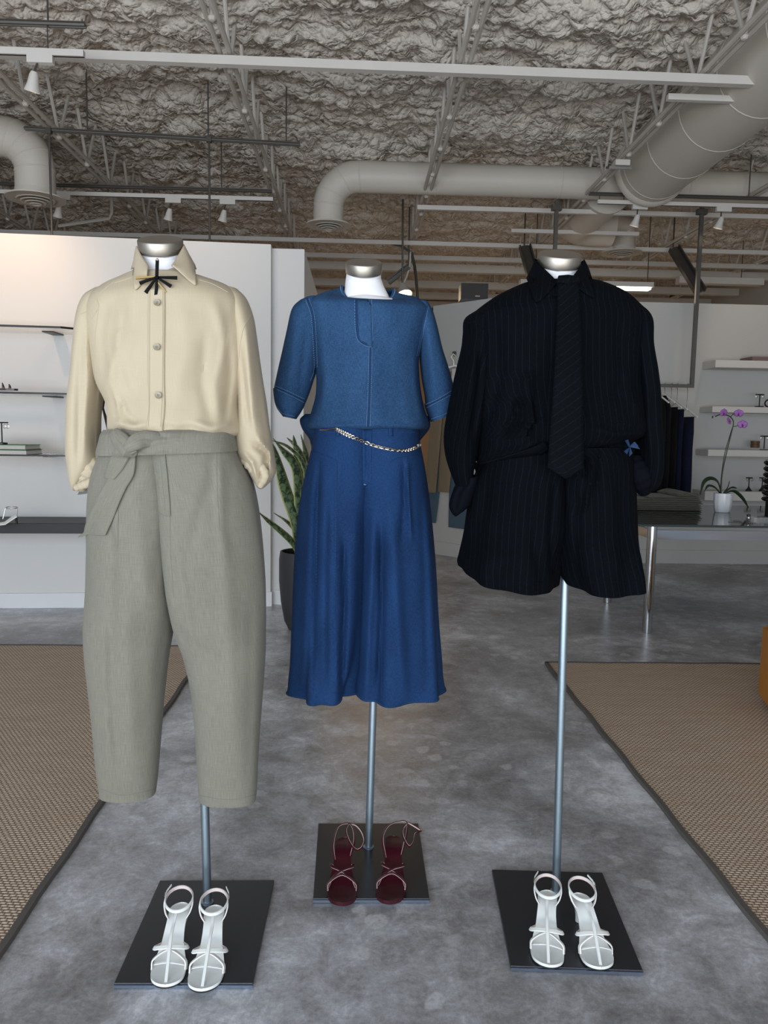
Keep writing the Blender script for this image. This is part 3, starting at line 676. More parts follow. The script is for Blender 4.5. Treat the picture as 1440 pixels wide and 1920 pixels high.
for q in (.02, .04): MB().tube([c+V((q+.01*math.cos(a_), 0, .125+.014*math.sin(a_))) for a_ in [i*PI/5 for i in range(10)]], .0022, 5, True).build('earring', 'silver', t)
# ------------------------------------------------------------------ right wall shelves and what stands on them
def box_shelf(pl, yt, yb, label):
    a = P(pl, yt, 8.0); b = P(pl, yb, 8.0)
    return tag(MB().span((a.x-.05, 7.99, b.z), (6.2, 8.325, a.z)).build('floating_shelf', 'shelf_white', smooth=False, bevel=.002), label, 'shelf', None), a.z
_, zr1 = box_shelf(1350, 675, 689, 'top white floating shelf on the right wall, with the mauve box'); _, zr2 = box_shelf(1344, 762, 773, 'second white floating shelf from the top on the right wall')
_, zr3 = box_shelf(1336, 843, 855, 'third white floating shelf from the top, with the brown boxes'); _, zr4 = box_shelf(1330, 921, 938, 'lowest white floating shelf, behind the orchid pot')
x0 = P(1425, 668, 8.1).x; t = thing('flat_box', (x0+.25, 8.15, zr1), 'flat mauve box lying on the top white shelf', 'box'); MB().span((x0-.12, 8.02, zr1+.001), (x0+.5, 8.28, zr1+.028)).build('tray', 'mauve_box', t, smooth=False); MB().span((x0-.122, 8.018, zr1+.022), (x0+.502, 8.282, zr1+.045)).build('lid', 'mauve_box', t, smooth=False)
def tstand(px, yt, zb, Y, label, w_=.045, ball=False):
    x = P(px, yt, Y).x; zt_ = P(px, yt, Y).z; t = thing('jewellery_stand', (x, Y, zb), label, 'jewellery stand')
    if ball: MB().lathe((x, Y, zb), [(.033, 0.001), (.033, .008), (.012, .035), (.005, .055)], 18).build('base', 'black', t)
    else: MB().span((x-.032, Y-.03, zb+.001), (x+.032, Y+.03, zb+.014)).build('base', 'black', t, smooth=False)
    MB().tube([(x, Y, zb+.01), (x, Y, zt_)], .006, 6).build('stem', 'black', t); MB().tube([(x-w_, Y, zt_), (x+w_, Y, zt_)], .007, 6).build('crossbar', 'black', t)
    for s_ in (-1, 1): MB().tube([(x+s_*(w_-.01)+.011*math.cos(a_), Y-.008, zt_-.018+.016*math.sin(a_)) for a_ in [i*PI/4 for i in range(8)]], .0022, 5, True).build('earring', 'silver' if not ball else 'gold', t)
tstand(1425, 740, zr2, 8.08, 'black earring stand on the second white shelf'); tstand(1434, 818, zr3, 8.08, 'black earring stand beside the brown boxes on the third shelf')
c = P(1443, 755, 8.08); MBs = MB().tube([(c.x+.05*math.cos(a_), 8.08, zr2+.045+.04*math.sin(a_)) for a_ in [i*PI/8 for i in range(16)]], .008, 6, True); tag(MBs.build('bangle', 'black'), 'black curled bangle display on the second white shelf at the photo edge', 'bangle')
zq = P(1403, 937, 8.1).z
tstand(1405, 896, zr4+.0005, 8.1, 'black cone-footed earring stand left of the pair behind the table', .035, True); tstand(1430, 896, zr4+.0005, 8.1, 'black cone-footed earring stand right of the pair behind the table', .035, True)
x = P(1416, 830, 8.1).x
for k, (dz, l) in enumerate(((.026, 'lower brown round box on the clear tray of the third shelf'), (.063, 'upper brown round box on the third shelf'))):
    tag(MB().lathe((x, 8.1, zr3+dz), [(.04, 0), (.045, .004), (.045, .016), (.046, .018), (.046, .033), (.042, .036)], 24).build('round_box', 'brown_box'), l, 'box', 'brown boxes on the third shelf')
tag(MB().span((x-.1, 8.03, zr3+.001), (x+.25, 8.2, zr3+.0245)).build('acrylic_tray', 'acrylic', smooth=False), 'clear acrylic tray under the brown round boxes', 'tray')
# ================================================================== MANNEQUINS
def tilt_axis(deg): return V((0, -math.sin(math.radians(deg)), math.cos(math.radians(deg))))
def mannequin(Y, plate, foot, poletop, cap, torso, label, tiltd=24, capr=None, capw=None):
    t = thing('mannequin', V((foot.x, foot.y, 0)), label, 'mannequin')
    pm = MB().prism(plate, .001, .0125).build('base_plate', 'plate', t, smooth=False, bevel=.001)
    a, b = min(range(4), key=lambda i: plate[i][1]), None
    ids = sorted(range(4), key=lambda i: plate[i][1])[:2]; p, q = V((*plate[ids[0]], .006)), V((*plate[ids[1]], .006))
    MB().tube([p-V((0, .0012, 0)), q-V((0, .0012, 0))], .0052, 4, square=True, up=(0, 0, 1)).build('bare_edge', 'plate_edge', t, smooth=False)
    f = V((foot.x, foot.y, .012))
    MB().tube([f, poletop], .0125, 24).build('pole', 'pole', t); MB().lathe(f, [(.018, 0), (.018, .004), (.013, .006)], 24).build('pole_collar', 'pole', t)
    # torso form
    tb = loft(torso, Y, n=40, m=50, power=.95, rough=0); 
    cx, cy, w = cap; c = P(cx, cy, Y-.005); ax = tilt_axis(tiltd); r = w/2/FPX*(c-EYE).dot(CF)
    n0 = P((torso[1][0]+torso[1][2])/4+cx/2, torso[1][1]-12, Y)
    hb = .030
    neck = MB(); path = [n0+V((0, .01, -.06)), n0+V((0, .005, -.02)), c-ax*(hb+.03), c-ax*hb]
    neck.tube([V(q) for q in spl([tuple(v) for v in path], 14)], [r*2.5, r*2.2, r*1.95, r*1.72, r*1.52, r*1.36, r*1.23, r*1.12, r*1.06, r*1.02, r*.99, r*.97, r*.96, r*.96], 36, up=(1, 0, 0))
    for i in range(14):          # the neck base is flatter front to back than side to side
        ring = neck.v[i*36:(i+1)*36]; cy_ = sum(p.y for p in ring)/36; f_ = .42+.58*min(1, i/9)
        for p in ring: p.y = cy_+(p.y-cy_)*f_+.02*(1-min(1, i/9))
    tb.add(neck.v, neck.f, [neck.uv[i] for i in range(len(neck.f))]); tb.build('torso_form', 'form', t)
    MB().lathe(c-ax*hb, [(r*.93, -.004), (r, -.002), (r*1.01, .002), (r*1.01, hb-.003), (r*.98, hb), (r*.5, hb+.0008), (.001, hb+.001)], 48, ax).build('neck_cap', 'cap', t)
    return t
def rect(a, b, c, d): return [(p.x, p.y) for p in (PZ(*a), PZ(*b), PZ(*c), PZ(*d))]
YL, YD, YR = 2.13, 2.42, 2.16
mannequin(YL, rect((214, 1852), (474, 1852), (514, 1657), (300, 1658)), PZ(389, 1700), P(382, 1440, 2.14), (300, 449, 83),
          [(270, 522, 332, 522, .04), (250, 534, 352, 534, .055), (222, 566, 396, 566, .07), (195, 600, 440, 600, .09), (205, 700, 425, 700, .10), (225, 800, 420, 800, .09), (205, 900, 440, 900, .1), (205, 960, 440, 960, .08)],
          'mannequin wearing the cream shirt and grey-green trousers')
mannequin(YD, rect((587, 1692), (805, 1692), (784, 1550), (597, 1550)), PZ(691, 1595), P(702, 1240, 2.44), (682.5, 492, 68),
          [(662, 556, 706, 556, .04), (628, 564, 748, 564, .055), (590, 585, 780, 585, .075), (600, 640, 775, 640, .09), (612, 720, 765, 720, .10), (618, 800, 762, 800, .09), (612, 880, 768, 880, .10), (612, 930, 768, 930, .08)],
          'mannequin in the middle wearing the blue denim top')
mannequin(YR, rect((957, 1819), (1205, 1828), (1129, 1643), (922, 1637)), PZ(1042, 1680), P(1060, 1060, 2.16), (1050, 476, 81),
          [(1020, 545, 1082, 545, .04), (1000, 555, 1100, 555, .055), (930, 585, 1160, 585, .075), (925, 640, 1165, 640, .09), (950, 740, 1150, 740, .10), (960, 830, 1140, 830, .09), (945, 930, 1150, 930, .1), (950, 990, 1150, 990, .08)],
          'mannequin on the right wearing the dark pinstripe shirt and shorts')
def body_fold(amps, seed=0):   # list of (angle centre, width, amp, t0, t1) vertical folds
    def f(th, t):
        s = 0
        for a, w_, am, t0, t1 in amps:
            if t0 <= t <= t1:
                e = math.sin(PI*min(1, max(0, (t-t0)/(t1-t0)))) if t1 < 1 else min(1, (t-t0)/max(.01, (1-t0)))
                d = (th-a+PI) % (2*PI)-PI; s += am*math.exp(-(d/w_)**2)*e
        return s
    return f
def collar_flap(mb, top, bot, Y, n=26, bulge=.006, m=8, bvhs=None, clear=.007):
    T = [P(x, y, Y+dy) for x, y, dy in spl(top, n)]; B_ = [P(x, y, Y+dy) for x, y, dy in spl(bot, n)]
    rows = []
    for k in range(m+1):
        u = k/m; row = [T[i].lerp(B_[i], u)-V((0, bulge*math.sin(PI*u), -.002*math.sin(PI*u))) for i in range(n)]
        if bvhs:
            for i, p in enumerate(row):      # keep the flap lying on top of the cloth
                if p.y > Y+.02: continue
                d = (p-EYE).normalized(); L = (p-EYE).length
                for b in bvhs:
                    h = b.ray_cast(EYE, d)
                    if h[0] is not None and h[3]-clear < L and h[3] > 1: L = h[3]-clear
                row[i] = EYE+d*L
        rows.append(row)
    mb.grid(rows); return mb
# scoop the neckline: lower front verts of the first rings
def scoop(mb, cx, w, drop, ring_n, Y, kmax=14, pw=1.5):
    m, n = mb.rings
    for i in range(kmax):
        for k in range(n):
            p = mb.v[i*n+k]; s_ = math.sin(2*PI*k/n)
            if s_ > 0: p.z -= drop*(s_**pw)*(1-i/kmax)**1.5*.9
# ------------------------------------------------------------------ cream shirt
t = thing('shirt', P(320, 818, YL), 'loose cream long-sleeved shirt with rolled cuffs on the left mannequin', 'shirt')
crs = [([(232, 560), (222, 650), (200, 740)], 9, .010), ([(250, 760), (225, 700), (205, 640)], 7, -.006), ([(205, 790), (250, 800), (275, 795)], 8, .010),
       ([(400, 560), (425, 640), (405, 720), (415, 800)], 10, .010), ([(385, 620), (378, 720), (395, 800)], 9, -.008), ([(340, 560), (350, 660), (330, 760)], 16, .006),
       ([(425, 600), (432, 700), (420, 800)], 6, -.010), ([(250, 560), (262, 680), (255, 780)], 12, -.006), ([(200, 560), (190, 620), (196, 700)], 8, -.006), ([(360, 790), (400, 806), (440, 790)], 8, .012), ([(300, 795), (330, 806), (370, 800)], 7, -.006),
       ([(225, 745), (236, 775), (262, 800)], 5, -.008), ([(210, 720), (222, 760), (228, 800)], 4, .008), ([(430, 520), (445, 560), (440, 620)], 7, -.005)]
cb = loft([(262, 497, 338, 497, .062), (250, 509, 352, 509, .075, .005), (226, 521, 388, 521, .09, .01), (190, 538, 428, 536, .108, .01), (168, 562, 458, 560, .12, .0), (160, 600, 468, 600, .128, 0), (172, 660, 463, 660, .135, 0),
           (184, 715, 456, 715, .14, 0), (203, 755, 450, 755, .147, 0), (208, 785, 455, 785, .155, 0), (209, 800, 458, 800, .157, 0), (210, 811, 458, 811, .148, 0), (214, 817, 448, 817, .128, 0), (222, 817, 440, 817, .11, 0)],
          YL, n=120, m=100, creases=crs, rough=.004, seed=3,
          folds=body_fold([(.9, .16, .006, .5, 1.01), (1.25, .12, -.006, .6, 1.01), (1.9, .15, .006, .55, 1.01), (2.3, .12, -.006, .45, 1.01), (2.7, .1, .005, .5, 1.01)]))
scoop(cb, 0, 0, .035, 0, YL, 14); cb.build('body', 'cream', t)
slv_l = loft([(178, 543, 222, 540, .04), (161, 558, 214, 558, .062), (151, 585, 205, 590, .075), (145, 630, 200, 630, .08), (138, 700, 196, 700, .08), (131, 760, 186, 760, .078), (129, 805, 184, 800, .075), (128, 845, 186, 845, .072), (131, 875, 186, 866, .066), (134, 900, 176, 885, .055), (139, 918, 158, 905, .035), (146, 921, 152, 915, .012)],
             YL+.01, n=72, m=80, creases=[([(165, 600), (168, 720), (160, 860)], 7, .010), ([(183, 620), (180, 740), (176, 860)], 5, -.012), ([(150, 640), (146, 760), (145, 880)], 6, -.007), ([(195, 720), (182, 800), (186, 850)], 5, .008), ([(190, 560), (186, 640), (188, 720)], 4, -.008)], rough=.004, seed=9)
slv_l.build('sleeve', 'cream', t)
slv_r = loft([(408, 538, 446, 543, .04), (422, 556, 462, 560, .06), (432, 585, 474, 592, .075), (440, 630, 480, 630, .08), (445, 700, 490, 700, .08), (448, 760, 499, 755, .078), (444, 800, 505, 800, .075), (443, 830, 511, 835, .07), (447, 850, 516, 865, .066), (458, 868, 517, 885, .06), (470, 890, 508, 902, .05), (480, 908, 496, 914, .03), (484, 914, 490, 917, .012)],
             YL+.01, n=72, m=80, creases=[([(462, 600), (470, 720), (480, 820)], 7, .010), ([(448, 640), (458, 740), (466, 800)], 5, -.010), ([(478, 640), (490, 760), (500, 830)], 6, -.006), ([(470, 830), (500, 850), (498, 880), (490, 905)], 5, -.020), ([(480, 815), (508, 850), (508, 880)], 5, .012), ([(455, 845), (475, 868), (484, 900)], 5, .014)], rough=.004, seed=12)
slv_r.build('sleeve', 'cream', t)
bv = [bvh_of(cb), bvh_of(slv_l), bvh_of(slv_r)]
# rolled cuffs (padded spiral rolls running into the pockets)
def roll(path, rad, Y, flat=.8, twist=0.3):
    R = spl(path, 26); q = MB(); pts = [P(x, y, Y+dy) for x, y, dy in R]; rr = [rad*(.75+.25*math.sin(PI*i/25))*(1+.08*math.sin(i*1.7)) for i in range(26)]
    q.tube(pts, rr, 24, up=(0, -1, 0), sx=1, sy=flat); return q
roll([(146, 912, .0), (158, 892, -.015), (170, 876, -.02), (190, 868, 0)], .030, YL+.0).build('cuff', 'cream', t)
roll([(142, 915, -.03), (160, 908, -.045), (178, 900, -.03), (186, 893, 0)], .012, YL).build('cuff_fold', 'cream', t)
roll([(490, 908, -.02), (484, 885, -.035), (468, 866, -.03), (452, 850, 0)], .020, YL).build('cuff', 'cream', t)
roll([(487, 912, -.035), (497, 893, -.05), (490, 875, -.045), (470, 858, -.02)], .011, YL).build('cuff_fold', 'cream', t)
pk = drape(bv, [(278, 540, 309, 540), (277, 600, 309, 600), (277, 700, 308, 700), (279, 760, 309, 760), (275, 795, 306, 795), (277, 812, 305, 812)], 8, 60, .0035, YL, smooth_=2); pk.build('button_placket', 'cream', t, solid=.002, offset=1)
sm = MB(); bk = [bvh_of(pk)]+bv
for pts in ([(281, 545), (280, 640), (280, 740), (278, 800)], [(305, 545), (305, 640), (304, 740), (301, 800)]): seam(sm, bk, pts, .0006, .0008, 50, YL)
for pts in ([(172, 598), (185, 575), (182, 560), (192, 545), (215, 527)], [(160, 585), (150, 590)], [(471, 590), (455, 620), (447, 680), (446, 740)], [(185, 575), (178, 640), (180, 720)], [(248, 510), (250, 518), (215, 530)], [(372, 524), (400, 533), (428, 548)]): seam(sm, bk, pts, .0009, .0004, 40, YL)
sm.build('seam', 'cream', t)
for px, py in ((294.5, 567), (294, 650.5), (297, 741)):
    c = hit(bk, px, py, .005, YL); bt = MB().lathe(c, [(.0075, 0), (.0085, .001), (.0085, .003), (.0065, .0025), (.001, .002)], 20, (0, -1, .05)).build('button', 'button', t)
    h = MB()
    for a_ in range(4): h.lathe(c+V((.0022*math.cos(a_*PI/2+.8), -.002, .0022*math.sin(a_*PI/2+.8))), [(.0007, 0), (.0007, .0014)], 6, (0, -1, 0))
    h.build('thread_hole', 'soil', bt)
cl = MB()
collar_flap(cl, [(262, 470, .055), (256, 464, .03), (257, 462, .0), (263, 475, -.035), (279, 500, -.078)], [(246, 505, .05), (250, 503, .0), (250, 520, -.05), (254, 543, -.095), (276, 519, -.098)], YL, bvhs=bv)
cl.build('collar', 'cream', t, solid=.003); cl = MB()
collar_flap(cl, [(335, 465, .055), (343, 459, .03), (344, 460, .0), (337, 474, -.035), (322, 499, -.078)], [(368, 505, .05), (364, 495, .0), (366, 512, -.05), (365, 534, -.095), (325, 500, -.09)], YL, bvhs=bv)
cl.build('collar', 'cream', t, solid=.003)
cs = MB(); th_ = [i*2*PI/40 for i in range(41)]; c0 = P(300, 497, YL)
rows = [[V((c0.x+(.063+.004*k)*math.cos(a_), c0.y+(.068+.004*k)*math.sin(a_), c0.z+.055*math.sin(a_)-.008-.018*k)) for a_ in th_] for k in range(4)]
cs.grid(rows).build('collar_stand', 'cream', t, solid=.002)
# brooch at the collar
t = thing('brooch', P(293, 521, YL-.125), 'black starburst bow brooch pinned at the cream shirt collar', 'brooch')
c = P(293.5, 521, YL-.118)
def bar_(px0, py0, px1, py1, w0, w1, mat, nm, dy=0):
    a = P(px0, py0, YL-.122-dy); b = P(px1, py1, YL-.122-dy); q = MB(); d = (b-a).normalized(); s = d.cross(V((0, -1, 0))).normalized()
    q.add([a-s*w0, a+s*w0, b+s*w1, b-s*w1]+[v+V((0, -.004, 0)) for v in (a-s*w0*.8, a+s*w0*.8, b+s*w1*.8, b-s*w1*.8)], [(0, 1, 2, 3), (7, 6, 5, 4), (0, 4, 5, 1), (1, 5, 6, 2), (2, 6, 7, 3), (3, 7, 4, 0)]); q.build(nm, mat, t, smooth=False)
for e_, w1 in (((332.5, 521), .0048), ((321, 537), .0048), ((293, 555), .0052), ((273, 549), .0048), ((262, 531), .0045)): bar_(294, 520, *e_, .0025, w1, 'matte_black', 'ray')
bar_(293, 519, 255, 521, .002, .004, 'gold', 'ray'); bar_(297, 530, 312, 549, .002, .003, 'gold', 'ray', -.003)
bar_(294, 520, 295, 488, .0042, .0045, 'matte_black', 'upright_ray', -.002); MB().sphere(P(295, 487, YL-.125), .0035, 10).build('tip_bead', 'silver', t); MB().sphere(P(294, 520.5, YL-.128), .0055, 12).build('centre_stud', 'matte_black', t)
# ------------------------------------------------------------------ trousers
def hipf(xa, ya, xb, yb, A_, D, Y, tc):
    def f(t, mx, my):
        a = P((xa+xb)/2, my, Y)
        w_ = 1 if t < tc else max(0, 1-(t-tc)/.22); w_ = w_*w_*(3-2*w_); return a.x, A_, D, w_
    return f
t = thing('trousers', P(330, 1505, YL), 'high-waisted grey-green pleated trousers on the left mannequin', 'trousers')
hw = (P(500, 950, YL).x-P(165, 950, YL).x)/2*1.03
L1 = loft([(207, 813, 318, 813, .12), (197, 850, 322, 855, .13), (178, 895, 325, 895, .14), (169, 945, 327, 945, .145), (165, 1010, 326, 1010, .145), (163, 1080, 325, 1080, .14), (162, 1130, 328, 1130, .13), (162, 1180, 323, 1180, .12), (165, 1242, 313, 1242, .11), (175, 1343, 303, 1343, .09), (182, 1440, 296, 1440, .07), (187, 1478, 292, 1478, .058), (188, 1489, 291, 1487, .056)],
          YL, n=110, m=130, power=.8, hip=hipf(165, 0, 500, 0, hw, .155, YL, .40), rough=.003, seed=20,
          creases=[([(222, 950), (216, 985), (222, 1030)], 6, .007), ([(212, 980), (210, 1050), (205, 1300), (230, 1480)], 9, -.006), ([(235, 1000), (240, 1200), (250, 1450)], 16, .006), ([(190, 1150), (200, 1300), (205, 1480)], 8, .005), ([(270, 870), (272, 940), (300, 966)], 3, .0), ([(318, 980), (300, 1040), (290, 1100)], 12, -.005), ([(326, 1100), (310, 1180), (290, 1300)], 9, -.006), ([(250, 900), (262, 1000), (275, 1150)], 14, .005)])
L2 = loft([(290, 813, 442, 813, .12), (296, 855, 448, 850, .13), (303, 895, 466, 890, .14), (309, 945, 480, 940, .145), (315, 1010, 490, 1010, .145), (322, 1080, 496, 1080, .14), (328, 1130, 498, 1130, .13), (334, 1180, 498, 1180, .12), (347, 1230, 497, 1230, .11), (360, 1290, 493, 1290, .105), (368, 1384, 486, 1384, .085), (372, 1470, 482, 1470, .062), (374, 1492, 480, 1494, .058), (374, 1497, 480, 1498, .056)],
          YL, n=110, m=130, power=.8, hip=hipf(165, 0, 500, 0, hw, .155, YL, .40), rough=.003, seed=25,
          creases=[([(412, 850), (414, 920), (416, 990), (424, 1060)], 10, .007), ([(396, 850), (398, 930), (396, 1000)], 10, -.004), ([(420, 1000), (428, 1150), (440, 1400)], 16, .007), ([(395, 900), (370, 980), (355, 1040)], 12, -.006), ([(326, 1000), (345, 1110), (365, 1240)], 8, .006), ([(335, 1180), (360, 1210), (400, 1230)], 12, -.005), ([(470, 1100), (470, 1300), (465, 1480)], 10, -.004)])
L1.build('leg', 'sage', t); L2.build('leg', 'sage', t)
bt = [bvh_of(L1), bvh_of(L2)]
fly = drape(bt, [(299, 845, 309, 845), (304, 900, 314, 900), (308, 940, 318, 940), (309, 960, 319, 962), (311, 966, 319.5, 968)], 10, 30, .0006, YL, lift=lambda u, v: .0035*u, smooth_=1); fly.build('fly_flap', 'sage', t, solid=.0008, offset=1)
sm = MB(); bf = [bvh_of(fly)]+bt
for pts in ([(309, 857), (314, 900), (318.5, 968)], [(297, 960), (306, 966), (319, 969)], [(406, 853), (407, 900), (409, 950), (412, 995)], [(222, 955), (221, 990), (221, 1028)], [(446, 840), (462, 870), (474, 905), (474, 925)], [(190, 1480), (230, 1491), (290, 1480)], [(376, 1492), (430, 1500), (480, 1490)], [(319, 970), (320, 1040), (326, 1120)]): seam(sm, bf, pts, .0009, .0003, 60, YL)
sm.build('seam', 'sage', t)
MB().tube([P(226, 1494, YL-.0), P(228, 1494, YL)], .001, 4)
t = thing('sash_belt', P(245, 830, YL-.15), 'grey-green fabric sash tied in a knot on the trouser waist', 'belt')
sb = loft([(207, 806, 441, 806, .150), (203, 815, 443, 812, .166), (200, 828, 446, 824, .170), (196, 843, 449, 838, .172), (195, 853, 450, 845, .170)], YL, n=140, m=26, rough=.0015, seed=40, power=.5,
          creases=[([(260, 840), (300, 826), (350, 822)], 5, .006), ([(262, 820), (300, 815), (330, 830)], 5, -.004), ([(255, 848), (280, 856), (320, 848)], 4, .006)])
sb.build('waistband_wrap', 'sage', t); bs = [bvh_of(sb)]+bf
s1 = drape(bs, [(225, 832, 258, 846), (212, 850, 243, 858), (203, 870, 230, 880), (197, 892, 217, 896), (196, 896, 214, 898.5)], 8, 30, .016, YL, lift=lambda u, v: .006*math.sin(PI*u), smooth_=5); s1.build('short_tail', 'sage', t, solid=.003)
s2 = drape(bs, [(228, 838, 258, 838), (224, 860, 254, 862), (208, 890, 250, 890), (190, 920, 236, 915), (176, 948, 222, 945), (165, 978, 208, 980), (160, 1003, 197, 1004)], 10, 50, .009, YL, lift=lambda u, v: .006*math.sin(2*PI*u)*(1-v)+.003, smooth_=8); s2.build('long_tail', 'sage', t, solid=.003)
kn = MB(); kp = [P(*q, YL-.165+dy) for q, dy in (((214, 812), .02), ((226, 826), -.005), ((242, 842), -.014), ((256, 848), -.004))]
kn.tube(kp, [.016, .023, .025, .015], 20, up=(0, -1, 0), sx=1, sy=.55); kn.build('knot', 'sage', t)
kn = MB(); kp = [P(*q, YL-.168+dy) for q, dy in (((236, 842), -.018), ((250, 832), -.02), ((268, 824), -.008), ((300, 824), .012))]
kn.tube([V(q) for q in spl([tuple(v) for v in kp], 12)], [.011, .014, .016, .018, .02, .021, .022, .022, .022, .021, .02, .018], 20, up=(0, -1, 0), sx=1, sy=.5); kn.build('knot_loop', 'sage', t)
# bag strap and bag corner behind the shirt
t = thing('shoulder_bag', P(160, 920, YL+.14), 'black bag corner and thin brown cord hanging behind the cream shirt sleeve', 'bag')
MB().tube(toV([P(*q, YL+.15) for q in [(196, 740), (193, 765), (200, 795), (206, 820), (203, 832), (188, 826), (180, 850)]]), .0035, 8).build('strap', 'brown_cord', t)
MB().tube(toV([P(*q, YL+.152) for q in [(190, 755), (198, 780), (203, 805), (207, 834)]]), .0025, 8).build('strap', 'brown_cord', t)
bb = MB(); pa = [P(*q, YL+.10) for q in [(145, 928), (150, 918), (178, 908), (205, 900), (210, 915), (178, 920), (160, 926)]]
bb.add(pa+[p+V((0, .03, 0)) for p in pa], [tuple(range(7))[::-1], tuple(range(7, 14))]+[(i, (i+1) % 7, 7+(i+1) % 7, 7+i) for i in range(7)]); bb.build('pouch', 'black', t, smooth=False)
# ------------------------------------------------------------------ denim top
t = thing('denim_top', P(690, 804, YD), 'short-sleeved blue denim top with half placket on the middle mannequin', 'shirt')
db = loft([(641, 536, 738, 541, .062, .01), (629, 541, 749, 548, .075, .01), (606, 547, 780, 556, .09, .01), (580, 562, 801, 572, .10, 0), (574, 580, 806, 588, .11, 0), (580, 620, 799, 625, .12, 0), (588, 665, 786, 668, .128, 0), (593, 705, 786, 705, .134, 0),
           (592, 740, 790, 740, .145, 0), (585, 768, 796, 768, .153, 0), (580, 785, 802, 785, .158, 0), (576, 797, 804, 797, .156, 0), (580, 804, 799, 804, .147, 0), (590, 806, 790, 806, .125, 0)], YD, n=110, m=100, rough=.004, seed=50,
          creases=[([(604, 640), (610, 700), (600, 780)], 8, .008), ([(780, 650), (778, 720), (792, 790)], 7, .007), ([(640, 700), (645, 760), (635, 800)], 14, -.005), ([(740, 680), (748, 740), (742, 800)], 14, -.005), ([(600, 800), (680, 796), (790, 800)], 5, .006), ([(690, 650), (720, 645), (760, 600)], 10, -.003), ([(600, 700), (597, 740), (585, 780)], 5, -.010)])
scoop(db, 684, 0, .074, 0, YD, 34, 1.0)
db.build('body', 'denim', t)
dl_ = loft([(572, 560, 592, 556, .03), (560, 566, 600, 574, .05), (547, 582, 603, 600, .068), (538, 620, 600, 640, .078), (529, 660, 594, 682, .08), (520, 700, 587, 716, .078), (514, 732, 576, 748, .074), (517, 758, 566, 768, .07), (531, 778, 555, 784, .062)], YD+.0, n=72, m=70, rough=.004, seed=60,
           creases=[([(575, 600), (570, 660), (560, 740)], 6, -.008), ([(555, 600), (548, 680), (535, 740)], 8, .005)])
dr_ = loft([(782, 566, 802, 566, .03), (776, 584, 812, 586, .05), (780, 610, 820, 616, .068), (785, 650, 829, 655, .076), (788, 680, 837, 680, .078), (791, 710, 845, 706, .076), (796, 740, 850, 728, .074), (799, 764, 848, 752, .07), (808, 789, 842, 777, .064)], YD, n=72, m=70, rough=.004, seed=66,
           creases=[([(800, 610), (808, 670), (815, 740)], 7, .006), ([(790, 620), (796, 680), (800, 730)], 5, -.007)])
dl_.build('sleeve', 'denim', t); dr_.build('sleeve', 'denim', t)
bd = [bvh_of(db), bvh_of(dl_), bvh_of(dr_)]
# inner dark sleeve openings and cuffs
def cuff(rows, Y, mat='denim', seed=0):
    q = loft(rows, Y, n=72, m=14, rough=.001, seed=seed); return q
c1 = cuff([(512.5, 728, 573, 750, .077), (514, 745, 571, 760, .076), (519, 764, 564, 773, .071), (531, 781, 555, 786, .064)], YD); c1.build('sleeve_cuff', 'denim', t)
c2 = cuff([(796, 757, 851, 734, .076), (798, 766, 850, 748, .075), (803, 780, 847, 764, .071), (808, 791, 842, 779, .066)], YD); c2.build('sleeve_cuff', 'denim', t)
# blouson hem flap falling behind the culottes
hf = loft([(571, 776, 806, 780, .12, .03), (561, 787, 808, 797, .125, .03), (566, 805, 804, 808, .12, .03), (578, 822, 794, 820, .11, .03), (585, 840, 786, 830, .10, .03)], YD+.02, n=80, m=30, rough=.004, seed=70); hf.build('back_hem', 'denim_dark', t)
pk = drape(bd, [(671, 561, 697, 560), (672, 600, 697, 600), (673, 630, 698, 630), (680, 642, 698, 645), (690, 647, 698, 650)], 6, 30, .003, YD, smooth_=1); pk.build('placket', 'denim', t, solid=.0025, offset=1)
bq = [bvh_of(pk), bvh_of(c1), bvh_of(c2)]+bd
drk = MB(); st = MB()
for pts, w_ in (([(576, 560), (586, 590), (590, 640), (592, 690), (586, 715)], .004), ([(800, 574), (793, 610), (787, 640), (781, 668)], .004), ([(668, 562), (669, 610), (674, 636), (688, 646)], .004), ([(695, 652), (694, 700), (692, 760), (690, 800)], .004), ([(518, 727), (543, 738), (572, 752)], .002), ([(798, 762), (822, 750), (848, 736)], .002)):
    R = spl(pts, 40); MB().strap([hit(bq, x, y, .001, YD) for x, y in R], w_*1.6, .0016, (0, -1, 0)).build('seam_fold', 'denim_dark', t)
for pts, n_ in (([(579, 560), (589, 590), (593, 640), (595, 690)], 50), ([(573, 562), (583, 592), (587, 640), (589, 690), (582, 715)], 50), ([(803, 575), (796, 611), (790, 640), (785, 668)], 40), ([(665, 563), (666, 612), (671, 638), (687, 649), (697, 650)], 36), ([(697.5, 652), (697, 700), (695, 760), (694, 800)], 55), ([(692, 652), (691, 700), (689, 760), (687, 800)], 55),
                ([(517, 724), (543, 735), (572, 749)], 24), ([(519, 730), (543, 741), (571, 755)], 24), ([(519, 762), (530, 775), (553, 781)], 18), ([(797, 759), (822, 747), (848, 732)], 22), ([(799, 765), (822, 753), (848, 739)], 22), ([(808, 786), (825, 780), (841, 773)], 16), ([(697, 562), (698, 600), (699, 640)], 36)):
    dashes(st, bq, pts, n_, .00075, .0016, .62, YD)
tag(st.build('stitching', 'stitch', t), kind='stuff')
nb = MB(); nbs = MB()    # neck binding follows the scooped first ring
m_, n_ = db.rings; rg = [db.v[0*n_+k].copy() for k in range(n_)]
nb.tube(rg, .0045, 8, closed=True, sx=.8, sy=1); nb.build('neck_binding', 'denim', t)
for k in range(0, n_//2): 
    a = rg[k]; d_ = (rg[k]-V((P(690, 545, YD).x, YD, 0))); d_.z = 0; d_.normalize(); nbs.tube([a+d_*.004+V((0, 0, .003)), a+d_*.0055-V((0, 0, .004))], .0006, 4)
